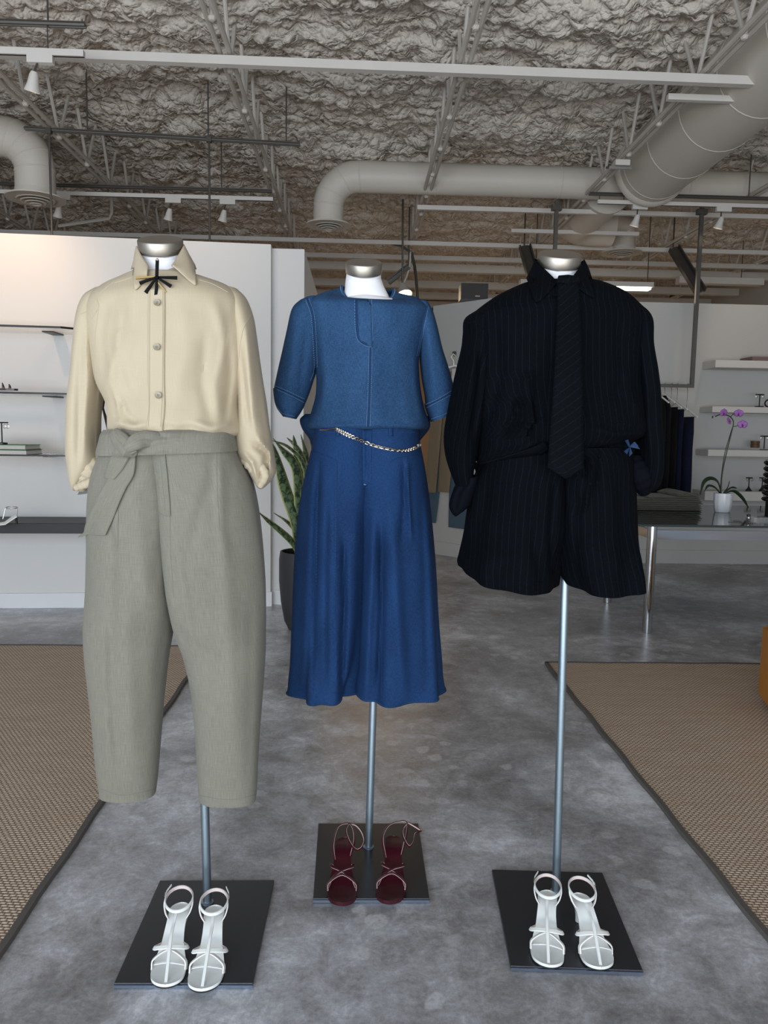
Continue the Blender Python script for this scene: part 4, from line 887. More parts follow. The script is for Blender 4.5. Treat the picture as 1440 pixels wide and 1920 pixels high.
tag(nbs.build('neck_stitching', 'stitch', t), kind='stuff')
# ------------------------------------------------------------------ culottes
t = thing('culottes', P(690, 1325, YD), 'wide pleated deep blue denim culottes on the middle mannequin', 'trousers')
hw = (P(806, 950, YD).x-P(561, 950, YD).x)/2*1.05
def pleat(ks, t0):
    def f(th, tt):
        if tt < t0: return 0
        e = ((tt-t0)/(1-t0))**1.1; s = 0
        for fr_, ph, am in ks: s += am*math.sin(fr_*th+ph)
        return s*e
    return f
K1 = loft([(594, 800, 690, 800, .12), (588, 830, 692, 830, .128), (578, 870, 692, 870, .14), (571, 900, 692, 900, .145), (562, 960, 690, 960, .15), (556, 1052, 689, 1052, .155), (554, 1150, 685, 1150, .155), (552.5, 1230, 675, 1230, .155), (551.5, 1262, 666, 1264, .155), (552, 1279, 663, 1282, .155), (552, 1289, 661, 1290, .155)],
          YD, n=150, m=130, power=.7, hip=hipf(560, 0, 806, 0, hw, .15, YD, .28), rough=.003, seed=80, folds=pleat([(7, .6, .012), (4, 1.9, .012), (11, 0, .004)], .25),
          creases=[([(598, 862), (594, 960), (590, 1100), (585, 1300)], 5, -.016), ([(632, 865), (629, 1000), (627, 1150), (634, 1310)], 5, .006), ([(585, 900), (575, 1100), (568, 1300)], 7, .012), ([(610, 900), (608, 1100), (608, 1320)], 9, .016), ([(645, 1000), (645, 1150), (640, 1310)], 6, -.026), ([(668, 960), (664, 1100), (655, 1300)], 8, .006)])
K2 = loft([(676, 800, 783, 800, .12), (678, 830, 786, 830, .128), (679, 870, 794, 870, .14), (678, 900, 799, 900, .145), (675, 960, 806, 960, .15), (672, 1052, 813, 1052, .155), (668, 1150, 817, 1150, .155), (666, 1230, 822, 1230, .155), (662, 1264, 823, 1266, .155), (661, 1281, 824.5, 1283, .155), (661, 1289, 824.5, 1291, .155)],
          YD, n=150, m=130, power=.7, hip=hipf(560, 0, 806, 0, hw, .15, YD, .28), rough=.003, seed=85, folds=pleat([(7, 2.2, .012), (4, .4, .012), (11, 1, .004)], .25),
          creases=[([(763, 862), (765, 930), (772, 1010)], 4, .014), ([(758, 865), (758, 940), (752, 1020)], 5, -.010), ([(700, 960), (695, 1100), (684, 1325)], 9, .024), ([(715, 980), (716, 1150), (708, 1310)], 6, -.028), ([(735, 960), (745, 1150), (760, 1320)], 12, .016), ([(790, 920), (798, 1100), (802, 1300)], 8, -.008), ([(676, 990), (674, 1100), (668, 1300)], 4, -.012)])
K1.build('leg', 'denim_skirt', t); K2.build('leg', 'denim_skirt', t)
for K in (K1, K2):      # hem edge roll
    m_, n_ = K.rings; rg = [K.v[(m_-1)*n_+k]+V((0, 0, .001)) for k in range(n_)]
    MB().tube(rg, .0028, 6, closed=True).build('hem_edge', 'denim_dark', t)
bk_ = [bvh_of(K1), bvh_of(K2)]
fl = drape(bk_, [(680, 806, 697, 806), (681, 860, 696, 860), (682, 900, 696, 895), (683, 912, 690, 908)], 5, 30, .003, YD, smooth_=1); fl.build('fly', 'denim_skirt', t, solid=.002, offset=1)
bk2 = [bvh_of(fl)]+bk_; st = MB(); sm = MB()
for pts in ([(585, 845), (600, 850), (622, 858), (632, 864)], [(788, 850), (765, 855), (742, 860), (730, 868)], [(598, 852), (596, 900), (594, 1000), (590, 1150)], [(763, 858), (764, 900), (765, 950)], [(632, 864), (632, 900), (629, 1000), (628, 1150)], [(715, 1305), (716, 1200), (718, 1000)]): seam(sm, bk2, pts, .0009, .0002, 50, YD)
sm.build('seam', 'denim_dark', t)
for pts, n_ in (([(683, 812), (683, 860), (681, 905)], 30), ([(630, 866), (630, 950), (628, 1100)], 60), ([(696, 862), (697, 890), (690, 912), (684, 914)], 16), ([(600, 809), (640, 811), (680, 811)], 30), ([(700, 811), (740, 811), (780, 810)], 30), ([(598, 860), (595, 950), (593, 1100)], 50), ([(765, 866), (766, 920), (768, 970)], 24)): dashes(st, bk2, pts, n_, .0006, .0012, .6, YD)
for K in (K1, K2):
    m_, n_ = K.rings
    for k in range(0, n_//2): 
        a = K.v[(m_-3)*n_+k]; b = K.v[(m_-3)*n_+k+1]; d = V((0, -.0015, .002)); st.tube([a+d, a+(b-a)*.6+d], .0007, 4)
tag(st.build('stitching', 'thread', t), kind='stuff')
for x0 in (630, 729): drape(bk_, [(x0, 802, x0+7, 802), (x0, 818, x0+7, 818)], 3, 8, .005, YD).build('belt_loop', 'denim_skirt', t, solid=.002)
MB().tube([hit(bk2, 682, 908, .003, YD), hit(bk2, 686, 909, .003, YD)], .0012, 5).build('bar_tack', 'stitch', t)
# chain belt
t = thing('chain_belt', P(708, 838, YD-.16), 'pale gold chain belt slung across the denim culottes waist', 'belt')
cp = spl([(629, 804), (645, 812), (667, 822), (707, 837), (750, 845), (772, 842), (789, 833)], 49)
for i in range(48):
    a = hit(bk2, *cp[i], .006, YD); b = hit(bk2, *cp[i+1], .006, YD); c = (a+b)/2; d = (b-a).normalized(); s_ = d.cross(V((0, -1, 0))).normalized(); tw = .9 if i % 2 else -.3
    q = (s_*math.cos(tw)+V((0, -1, 0))*math.sin(tw)).normalized(); L_ = (b-a).length
    big = 1.0 if i < 18 or i > 36 else .8
    o = MB().tube([c+d*L_*.85*math.cos(x)+q*.0052*big*math.sin(x) for x in [j*PI/5 for j in range(10)]], .0014, 6, True).build('link', 'silver', t)
MB().tube([hit(bk2, 600, 806, .01, YD), hit(bk2, 615, 806, .01, YD), hit(bk2, 629, 804, .008, YD)], .002, 6).build('chain_end', 'silver', t)
# ------------------------------------------------------------------ dark pinstripe shirt
t = thing('pinstripe_shirt', P(1050, 870, YR), 'oversized black pinstripe shirt with wide sleeves on the right mannequin', 'shirt')
jb = loft([(1012, 522, 1088, 520, .065), (1000, 526, 1100, 526, .08, .01), (972, 535, 1130, 533, .098, .01), (928, 557, 1163, 548, .115, .0), (893, 582, 1190, 568, .125, 0), (876, 600, 1212, 600, .13, 0), (880, 660, 1205, 660, .135, 0), (885, 720, 1200, 720, .14, 0), (890, 770, 1204, 770, .15, 0), (893, 800, 1206, 796, .16, 0), (893, 835, 1203, 812, .162, 0), (892, 860, 1190, 822, .15, 0), (900, 872, 1170, 828, .12, 0)],
          YR, n=130, m=110, rough=.004, seed=90,
          creases=[([(1000, 700), (985, 720), (1000, 790), (960, 830)], 11, .018), ([(975, 740), (968, 780), (940, 820)], 8, -.018), ([(1003, 745), (1006, 790), (990, 820)], 5, -.018), ([(925, 860), (975, 845), (1010, 820)], 10, .015), ([(1170, 680), (1180, 740), (1200, 790)], 8, .008), ([(1110, 800), (1150, 816), (1195, 812)], 7, .010), ([(930, 600), (938, 700), (915, 800)], 10, -.01), ([(1160, 600), (1168, 700), (1150, 760)], 10, -.008)])
scoop(jb, 0, 0, .055, 0, YR, 18); jb.build('body', 'black_suit', t)
jl = loft([(895, 583, 935, 575, .05), (872, 597, 925, 600, .07), (869, 625, 925, 640, .085), (866, 652, 922, 660, .09), (853, 705, 915, 710, .092), (840, 770, 908, 770, .09), (833, 815, 898, 820, .085), (835, 850, 893, 855, .078), (843, 880, 888, 880, .065), (855, 911, 886, 905, .05)], YR, n=80, m=80, rough=.005, seed=95,
          creases=[([(890, 640), (880, 740), (865, 860)], 8, .012), ([(905, 660), (897, 740), (885, 820)], 6, -.012)])
jl.build('sleeve', 'black_suit', t)
jc = loft([(862, 898, 898, 890, .05), (853, 912, 896, 905, .05), (846, 930, 890, 925, .045), (842, 948, 882, 945, .038), (847, 962, 872, 955, .028), (853, 968, 862, 962, .015)], YR, n=60, m=30, rough=.004, seed=97, creases=[([(880, 900), (860, 925), (852, 960)], 5, -.01)]); jc.build('cuff', 'navy_lining', t)
jr = loft([(1158, 565, 1192, 572, .05), (1165, 590, 1216, 600, .075), (1172, 640, 1217, 645, .085), (1178, 700, 1225, 700, .088), (1184, 760, 1231, 760, .088), (1190, 820, 1235, 820, .082), (1194, 870, 1237, 875, .074), (1194, 900, 1232, 905, .062), (1196, 915, 1222, 919, .045), (1200, 921, 1212, 923, .02)], YR, n=80, m=80, rough=.005, seed=99,
          creases=[([(1200, 640), (1208, 740), (1215, 860)], 7, .012), ([(1190, 640), (1196, 720), (1200, 800)], 5, -.012)])
jr.build('sleeve', 'black_suit', t)
rl = roll([(1186, 860, -.03), (1198, 885, -.05), (1205, 905, -.04), (1212, 918, 0)], .030, YR); rl.build('cuff', 'navy_lining', t)
bj = [bvh_of(jb), bvh_of(jl), bvh_of(jr)]
# draped hem loop on the left front
hm = drape(bj, [(889, 866, 884, 872), (905, 868, 900, 893), (930, 862, 925, 897), (960, 852, 962, 890), (990, 842, 1000, 866), (1022, 828, 1030, 840)], 10, 44, .014, YR, lift=lambda u, v: .02*math.sin(PI*u)*math.sin(PI*v), smooth_=10); hm.build('draped_hem', 'black_suit', t, solid=.003)
sm = MB()
for pts in ([(876, 600), (897, 607), (910, 625), (918, 660)], [(1214, 600), (1192, 612), (1178, 640), (1174, 700)], [(888, 872), (912, 894), (962, 889), (1003, 862), (1030, 838)], [(1120, 772), (1145, 782), (1170, 792)]): seam(sm, [bvh_of(hm)]+bj, pts, .001, .0004, 50, YR)
sm.build('seam', 'navy_lining', t)
pk = drape(bj, [(1034, 555, 1060, 555), (1034, 650, 1060, 650), (1028, 760, 1060, 760), (1026, 830, 1060, 830)], 5, 40, .003, YR, smooth_=1); pk.build('placket', 'black_suit', t, solid=.002, offset=1)
cl = MB(); collar_flap(cl, [(1014, 490, .055), (1005, 486, .03), (1003, 486, .0), (1016, 500, -.035), (1046, 529, -.082)], [(990, 525, .05), (988, 522, .0), (995, 545, -.05), (1008, 567, -.10), (1044, 531, -.10)], YR, bvhs=bj); cl.build('collar', 'black_suit', t, solid=.003)
cl = MB(); collar_flap(cl, [(1086, 492, .055), (1094, 488, .03), (1094, 488, .0), (1086, 503, -.035), (1066, 528, -.082)], [(1110, 525, .05), (1109, 522, .0), (1111, 540, -.05), (1112, 559, -.10), (1070, 530, -.10)], YR, bvhs=bj); cl.build('collar', 'black_suit', t, solid=.003)
c0 = P(1050, 517, YR); rows = [[V((c0.x+(.066+.004*k)*math.cos(a_), c0.y+(.072+.004*k)*math.sin(a_), c0.z+.064*math.sin(a_)-.022-.02*k)) for a_ in th_] for k in range(4)]
MB().grid(rows).build('collar_stand', 'black_suit', t, solid=.002)
# tie
t = thing('necktie', P(1059, 897, YR-.15), 'wide dark necktie with thin diagonal stripes hanging on the pinstripe shirt', 'necktie')
def tiey(py): return YR-.115-.075*min(1, max(0, (py-530)/180))-.012*math.sin(min(1, (py-530)/370)*PI)
rows = []
for xl, xr, py in spl([(1046, 1083, 533), (1044, 1087, 600), (1040, 1089, 680), (1035, 1091, 760), (1029, 1092, 840), (1026.5, 1092, 876)], 50):
    a = P(xl, py, tiey(py)); b = P(xr, py, tiey(py)); rows.append([a.lerp(b, k/8)-V((0, .006*math.sin(PI*k/8), 0)) for k in range(9)])
tip = P(1059, 898, tiey(890)); last = rows[-1]
for q in (.35, .7, .98): rows.append([p.lerp(tip, q)  for p in last])
for r_ in rows[-3:]:
    pass
# make the pointed end: outer points stay high, centre drops
for j, q in enumerate((.33, .66, 1.0)):
    rr_ = []
    for k in range(9):
        u = abs(k/8-.5)*2; tgt = last[k]+(tip-last[4])*(1-u)*q; sh = max(0, 1-u) ; rr_.append(V((last[k].x, last[k].y, last[k].z+(tip.z-last[k].z)*min(q, 1)*sh)))
    rows[-3+j] = rr_
MB().grid(rows).build('blade', 'tie', t, solid=.007, offset=-1)
MB().tube([P(1046, 527, YR-.108), P(1064, 529, YR-.118), P(1082, 528, YR-.108)], [.016, .021, .016], 14, sy=.9, sx=.8, up=(0, 0, 1)).build('knot', 'tie', t)
# blue ribbon at the waist
t = thing('ribbon_bow', P(1180, 840, YR-.13), 'small blue ribbon bow at the pinstripe shirt waist', 'bow')
for pts in ([(1180, 838), (1172, 826), (1178, 824)], [(1180, 838), (1194, 834), (1200, 842)], [(1180, 838), (1190, 828), (1197, 836)], [(1180, 840), (1170, 846), (1176, 852)], [(1180, 840), (1186, 850), (1180, 856)]):
    a = [P(*q, YR-.13-.01*j) for j, q in enumerate(pts)]; MB().add([a[0]-V((.002, 0, 0)), a[1], a[2], a[0]+V((.002, 0, .003))]+[v+V((0, .003, 0)) for v in (a[0], a[1], a[2], a[0])], [(0, 1, 2, 3), (7, 6, 5, 4), (0, 4, 5, 1), (1, 5, 6, 2), (2, 6, 7, 3)]).build('loop', 'flower_blue', t, smooth=False)
# ------------------------------------------------------------------ pinstripe shorts
t = thing('pinstripe_shorts', P(1040, 1105, YR), 'wide black pinstripe shorts on the right mannequin', 'shorts')
hw = (P(1192, 950, YR).x-P(878, 950, YR).x)/2*1.05
S1 = loft([(915, 845, 1030, 845, .11), (905, 870, 1038, 870, .12), (889, 905, 1042, 905, .135), (879, 955, 1043, 955, .145), (872, 1000, 1043, 1000, .15), (866, 1040, 1042, 1040, .152), (863, 1056, 1040, 1072, .152), (866, 1066, 1037, 1087, .152)], YR, n=130, m=90, power=.75, hip=hipf(878, 0, 1192, 0, hw, .155, YR, .5), rough=.004, seed=110,
          folds=pleat([(6, .5, .008), (9, 1, .005)], .0), creases=[([(960, 890), (950, 960), (945, 1090)], 12, .010), ([(1000, 880), (1000, 960), (1010, 1090)], 12, -.012), ([(920, 900), (905, 980), (900, 1080)], 10, -.010), ([(1040, 900), (1035, 1000), (1036, 1100)], 7, -.015)])
S2 = loft([(1030, 838, 1160, 838, .11), (1036, 860, 1178, 860, .12), (1040, 905, 1185, 905, .135), (1042, 955, 1187, 955, .145), (1042, 1000, 1189, 1000, .15), (1043, 1040, 1192, 1040, .152), (1050, 1070, 1196, 1066, .152), (1062, 1087, 1196, 1081, .152)], YR, n=130, m=90, power=.75, hip=hipf(878, 0, 1192, 0, hw, .155, YR, .5), rough=.004, seed=115,
          folds=pleat([(6, 2.5, .008), (9, 0, .005)], .0), creases=[([(1110, 850), (1108, 900), (1090, 970)], 5, .012), ([(1125, 845), (1125, 880), (1122, 920)], 4, -.010), ([(1095, 850), (1098, 880), (1096, 900)], 4, -.010), ([(1140, 880), (1150, 980), (1155, 1090)], 12, .010), ([(1060, 920), (1068, 1000), (1075, 1100)], 9, .008)])
for S_, d in ((S1, 9), (S2, 9)):     # hem dips toward its middle
    m_, n_ = S_.rings
    for i in range(m_-20, m_):
        for k in range(n_): S_.v[i*n_+k].z -= .028*max(0, math.sin(2*PI*k/n_))*((i-m_+20)/20)**2
S1.build('leg', 'black_suit', t); S2.build('leg', 'black_suit', t)
wbd = loft([(930, 822, 1176, 812, .11), (918, 838, 1182, 826, .125), (912, 850, 1184, 843, .136), (906, 862, 1174, 856, .14)], YR, n=130, m=10, rough=.002, seed=5, folds=lambda th, tt: .0025*math.sin(th*46)); wbd.build('elastic_waistband', 'black_suit', t)
# ------------------------------------------------------------------ sandals
def sandal(toe, heel, side, style, label, group, H=.075, L_fix=None, zb=.0125):
    """local frame: x right, y heel->toe negative..., built in world"""
    a = PZ(*toe, zb+.008); b = PZ(*heel, zb+H)
    d = V((b.x-a.x, b.y-a.y, 0)); L = d.length; d.normalize(); sx = V((d.y, -d.x, 0))     # sx points to picture right
    org = V((a.x, a.y, zb)); t = thing('sandal', org+d*L*.3, label, 'shoe', group)
    W = .043 if style == 'white' else .044
    def zz(u): 
        q = min(1, max(0, (u-.30)/.52)); q = q*q*(3-2*q); return .010+(H-.010)*q
    def hw_(u):
        pts = [(0, 0), (.003, .16), (.008, .27), (.014, .36), (.022, .46), (.033, .56), (.047, .66), (.065, .76), (.09, .85), (.12, .92), (.16, .97), (.2, 1), (.3, 1.0), (.42, .82), (.55, .62), (.68, .56), (.8, .60), (.88, .62), (.93, .55), (.965, .4), (.988, .22), (1, 0)]
        for (p, v), (p2, v2) in zip(pts, pts[1:]):
            if u <= p2: return W*(v+(v2-v)*(u-p)/(p2-p))
        return 0
    def cen(u): return side*(.006*math.sin(PI*min(1, u*1.3))-.004*math.sin(2*PI*u)*.5)
    def pt(x, u, z=0): return org+d*(u*L)+sx*(cen(u)+x)+V((0, 0, zz(u)+z))
    us = [0, .003, .008, .014, .022, .033, .047, .065, .09, .12, .16, .22, .3, .38, .46, .54, .62, .7, .78, .84, .88, .91, .935, .955, .97, .982, .991, .997, 1]
    def sole(th_, z0, sc, mat, nm, dome=0):
        q = MB(); rows = []; rb = []
        for u in us:
            w = hw_(u)*sc+.0006; rows.append([pt(w*x, u, z0+dome*(abs(x)**2)) for x in (-1, -.75, -.4, 0, .4, .75, 1)]); rb.append([pt(w*x, u, z0-th_) for x in (-1, -.75, -.4, 0, .4, .75, 1)])
        n = 7; vs = [p for r in rows for p in r]+[p for r in rb for p in r]; m = len(us); o_ = n*m; fs = []
        for i in range(m-1):
            for k in range(n-1): fs += [(i*n+k, i*n+k+1, (i+1)*n+k+1, (i+1)*n+k), (o_+i*n+k, o_+(i+1)*n+k, o_+(i+1)*n+k+1, o_+i*n+k+1)]
            fs += [(i*n, (i+1)*n, o_+(i+1)*n, o_+i*n), (i*n+n-1, o_+i*n+n-1, o_+(i+1)*n+n-1, (i+1)*n+n-1)]
        fs += [tuple(range(n))+tuple(o_+k for k in range(n-1, -1, -1)), tuple((m-1)*n+k for k in range(n-1, -1, -1))+tuple(o_+(m-1)*n+k for k in range(n))]
        q.add(vs, fs); return q.build(nm, mat, t)
    lea = 'leather_white' if style == 'white' else 'burgundy'
    sole(.005, 0, 1.0, lea, 'footbed', .003); sole(.004, -.0052, .97, 'sole_dark' if style == 'white' else 'burgundy', 'sole')
    q = MB(); hp = pt(0, .93, -.008); nn = 14
    pr = [(pt(0, .90, -.006), .019), (hp-V((0, 0, .02))-d*.004, .013), (hp-V((0, 0, .045))-d*.004, .009), (V((hp.x, hp.y, zb+.002))-d*.002, .008)]
    q.tube([p for p, _ in pr], [r for _, r in pr], 14, up=(0, 1, 0)); q.build('heel', lea, t)
    def strap(pts, w_=.007, mat=lea, nm='strap', inner=None, upv=None, n=22, th=.0022):
        P3 = [pt(*p) for p in spl(pts, n)]; ups = []
        for i, p in enumerate(P3):
            c_ = sum(P3, V((0, 0, 0)))/len(P3) if upv is None else None
            ups.append((p-(V((c_.x, c_.y, c_.z-.03))) if upv is None else upv(p)))
        MB().strap(P3, w_, th, ups).build(nm, mat, t)
        if inner: MB().strap([p-u.normalized()*th*.9 for p, u in zip(P3, ups)], w_*.96, th*.5, ups).build('strap_lining', inner, t)
    if style == 'white':
        inn = 'leather_inner'
        strap([(-W*1.03, .25, .0), (-W*.93, .29, .022), (0, .33, .040), (W*.93, .27, .022), (W*1.03, .23, .0)], .012, inner=inn)
        strap([(-W*.97, .33, .0), (-W*.8, .27, .012), (0, .21, .026), (W*.85, .24, .014), (W*1.0, .29, 0)], .006, inner=None)
        strap([(-W*.72, .52, .0), (-W*.92, .48, .008), (-W*1.04, .43, .020), (-W*.92, .385, .031), (-W*.6, .355, .040), (0, .335, .045), (W*.6, .355, .040), (W*.92, .385, .031), (W*1.04, .43, .020), (W*.92, .48, .008), (W*.72, .52, .0)], .0105, inner=inn, n=48)
        strap([(0, .035, .002), (0, .1, .012), (0, .2, .028), (0, .33, .048), (0, .45, .05), (0, .6, .032), (0, .70, .024)], .0085, upv=lambda p: V((0, 0, 1)), n=34)
    else:
        inn = 'burgundy_edge'
        strap([(-W*1.03, .24, .0), (-W*.95, .29, .02), (0, .35, .036), (W*.95, .29, .02), (W*1.03, .24, .0)], .010, inner=inn)
        strap([(-W*1.0, .30, .0), (-W*.7, .37, .02), (0, .40, .038), (W*.7, .47, .03), (W*.8, .53, .018), (W*.68, .56, 0)], .009, inner=inn)
        strap([(W*1.0, .30, .0), (W*.7, .37, .02), (0, .40, .036), (-W*.7, .47, .03), (-W*.8, .53, .018), (-W*.68, .56, 0)], .009, inner=inn)
        MB().sphere(pt(0, .46, .001), .006, 10, (1, 1.3, .3)).build('pad_mark', 'burgundy_edge', t) if False else None
    # ankle loop: tilted ring
    def ring(cx, cu, cz, rx, ry, tilt_, lean, w_, a0, a1, nm='ankle_strap', n=48):
        pts = []; ups = []
        for i in range(n+1):
            a_ = a0+(a1-a0)*i/n; x = cx+rx*math.cos(a_); yy = ry*math.sin(a_); p = pt(0, cu, cz)+sx*x+d*yy+V((0, 0, yy*tilt_+rx*math.cos(a_)*lean)); pts.append(p); ups.append((sx*math.cos(a_)+d*math.sin(a_)))
        MB().strap(pts, w_, .0022, ups).build(nm, lea, t); MB().strap([p-u*.0018 for p, u in zip(pts, ups)], w_*.96, .001, ups).build('strap_lining', inn, t); return pts
    if style == 'white':
        pts = ring(0, .84, .036, .037, .042, .22, 0, .0095, -PI/2, 1.5*PI)
        for s_ in (-1, 1): strap([(s_*.037, .84, .038), (s_*.038, .80, .026), (s_*.033, .76, .012), (s_*.024, .74, 0)], .0075, inner=inn, upv=lambda p, s_=s_: sx*s_, n=14)
        bp = pt(side*.036, .88, .043)
        MB().tube([bp+d*(.007*math.cos(a_))+V((0, 0, .0065*math.sin(a_)))+sx*side*.003 for a_ in [i*PI/4+.4 for i in range(8)]], .0012, 6, True).build('buckle', 'silver', t)
        MB().strap([bp+sx*side*.003, bp+d*.012+sx*side*.001+V((0, 0, .004)), bp+d*.03-sx*side*.008+V((0, 0, .010))], .006, .002, sx*side).build('strap_tail', lea, t)
    else:
        # counter loop from the footbed plus a slack ankle band falling to one side
        s_ = 1
        cpts = spl([(-W*.58, .62, 0), (-.034, .74, .022), (-.022, .95, .045), (.01, 1.0, .050), (.028, .90, .045), (.034, .78, .024), (W*.58, .66, 0)], 36) if side < 0 else spl([(-W*.58, .62, 0), (-.036, .74, .03), (-.018, .93, .045), (.02, 1.02, .05), (.044, .98, .05), (.040, .80, .024), (W*.6, .66, 0)], 36)
        P3 = [pt(*p) for p in cpts]; ups = [(p-pt(0, .82, 0)) for p in P3]
        MB().strap(P3, .0065, .0022, ups).build('counter_strap', lea, t); MB().strap([p-u.normalized()*.0019 for p, u in zip(P3, ups)], .0062, .001, ups).build('strap_lining', inn, t)
        if side < 0: lp = [(.012, .99, .05), (.004, .88, .045), (.008, .80, .035), (.02, .72, .028), (.04, .66, .022), (.058, .70, .018), (.064, .80, .022), (.055, .90, .035), (.035, .98, .046), (.012, 1.0, .05)]
        else: lp = [(.045, 1.0, .05), (.030, .88, .046), (.028, .78, .040), (.036, .70, .034), (.05, .66, .03), (.064, .72, .03), (.070, .82, .036), (.086, .87, .04), (.083, .90, .042), (.060, .96, .048), (.045, 1.0, .05)]
        P3 = [pt(*p) for p in spl(lp, 48)]; cc = sum(P3, V((0, 0, 0)))/48; ups = [p-cc for p in P3]
        MB().strap(P3, .006, .0022, ups).build('ankle_strap', lea, t); MB().strap([p-u.normalized()*.0019 for p, u in zip(P3, ups)], .0058, .001, ups).build('strap_lining', inn, t)
        bp = P3[22] if side < 0 else P3[34]; MB().tube([bp+sx*(.004*math.cos(a_))+V((0, 0, .004*math.sin(a_))) for a_ in [i*PI/3 for i in range(6)]], .001, 5, True).build('buckle', 'gold', t)
        MB().lathe(pt(0, .50, .0005), [(.006, -.002), (.006, .001), (.003, .0016), (.001, .0016)], 14).build('logo_pad', lea, t)
    return t
sandal((310, 1849), (342, 1693), -1, 'white', 'left of the two white strappy sandals under the grey-green trousers', 'white sandals on the left base plate')
sandal((378, 1857), (404, 1698), 1, 'white', 'right of the two white strappy sandals under the grey-green trousers', 'white sandals on the left base plate')
sandal((642, 1695), (647, 1571), -1, 'red', 'left burgundy heeled sandal with its slack ankle strap', 'burgundy sandals')
sandal((729, 1692), (738, 1568), 1, 'red', 'right burgundy heeled sandal, strap falling to the right', 'burgundy sandals')
sandal((1029, 1812), (1027, 1670), -1, 'white', 'left of the two white strappy sandals under the pinstripe shorts', 'white sandals on the right base plate')
sandal((1128, 1816), (1082, 1675), 1, 'white', 'right of the two white strappy sandals under the pinstripe shorts', 'white sandals on the right base plate')
# pair on the left wall: black shoe on glass shelf, pale sandal on the ledge
t = thing('strappy_shoe', (P(10, 735, 5.42).x, 5.42, zs2+.0095), 'black flat strappy shoe on the middle glass shelf at the photo edge', 'shoe')
c = V((P(5, 735, 5.42).x, 5.42, zs2+.0097)); MB().lathe(c, [(.04, 0), (.044, .006), (.04, .012), (.001, .014)], 24).v
q = MB(); pr = [c+V((x, y, 0)) for x, y in ((-.18, -.035), (.04, -.04), (.09, -.025), (.105, 0), (.09, .025), (.04, .04), (-.18, .035))]
q.prism([(p.x, p.y) for p in pr], c.z, c.z+.012); q.build('sole', 'burgundy', t, smooth=False)
for k in range(4): MB().strap([c+V((.06-.045*k, -.038, .010)), c+V((.055-.045*k, -.02, .034+.006*k)), c+V((.045-.045*k, .0, .042+.008*k)), c+V((.04-.045*k, .03, .03)), c+V((.04-.045*k, .038, .010))], .008, .003, (0, -.3, 1)).build('strap', 'black', t)
t = thing('sandal', (P(8, 970, 5.4).x, 5.4, zl0), 'pale gold heeled sandal on the black wooden ledge', 'shoe')
c = V((P(6, 972, 5.42).x, 5.42, zl0+.001)); S = [c+V((x, y, z_)) for x, y, z_ in ((-.07, -.03, .006), (-.02, -.03, .006), (.02, -.02, .012), (.06, .0, .045), (.085, .012, .062))]
MB().strap(S, .055, .006, (0, -.25, 1)).build('footbed', 'leather_white', t); MB().tube([c+V((.082, .012, .058)), c+V((.088, .014, .002))], [.010, .006], 10).build('heel', 'black', t)
MB().strap([c+V((-.03, -.058, .006)), c+V((-.02, -.05, .04)), c+V((-.02, -.02, .045)), c+V((-.03, .0, .008))], .01, .002, (0, -.2, 1)).build('toe_strap', 'leather_white', t)
MB().tube([c+V((.055+.04*math.cos(a_), .012+.02*math.sin(a_), .118+.006*math.sin(a_))) for a_ in [i*PI/8 for i in range(16)]], .003, 6, True).build('ankle_strap', 'silver', t)
MB().tube([c+V((.095, .012, .118)), c+V((.09, .012, .062))], .003, 6).build('strap_post', 'silver', t); MB().tube([c+V((.015, .012, .118)), c+V((.0, -.005, .04))], .003, 6).build('strap_post', 'silver', t)
# ------------------------------------------------------------------ snake plant
pb = V((-.37, 5.35, 0)); rt = .165
t = thing('snake_plant', pb, 'tall potted snake plant between the left and middle mannequins', 'plant')
MB().lathe(pb, [(.10, 0), (.13, .06), (.155, .2), (.168, .35), (.168, .50), (.160, .555), (.148, .555), (.15, .50), (.001, .49)], 40).build('pot', 'pot_dark', t)
MB().lathe(pb+V((0, 0, .49)), [(.149, 0), (.149, .012), (.001, .02)], 24).build('soil', 'soil', t)
def leaf(pts, w_, tw=0):
    R = spl(pts, 18); P3 = [P(x, y, Y_) for x, y, Y_ in R]; q = MB(); rows = []
    for i, p in enumerate(P3):
        u = i/17; ww = w_*(.55+.6*math.sin(PI*min(1, u*1.05+.12)))*(1-max(0, (u-.7)/.3)**1.6)+.0008
        dr = (P3[min(i+1, 17)]-P3[max(i-1, 0)]).normalized(); s_ = dr.cross(V((math.sin(tw+u*1.2), -math.cos(tw+u*1.2), 0))).normalized()
        rows.append([p+s_*ww*x+V((0, .012*(x*x), 0)) for x in (-1, -.5, 0, .5, 1)])
    q.grid(rows)
    for fi in q.uv:
        i, k = divmod(fi, 4); q.uv[fi] = ((k/4, i/17), ((k+1)/4, i/17), ((k+1)/4, (i+1)/17), (k/4, (i+1)/17))
    q.build('leaf', 'snake', t, solid=.004)
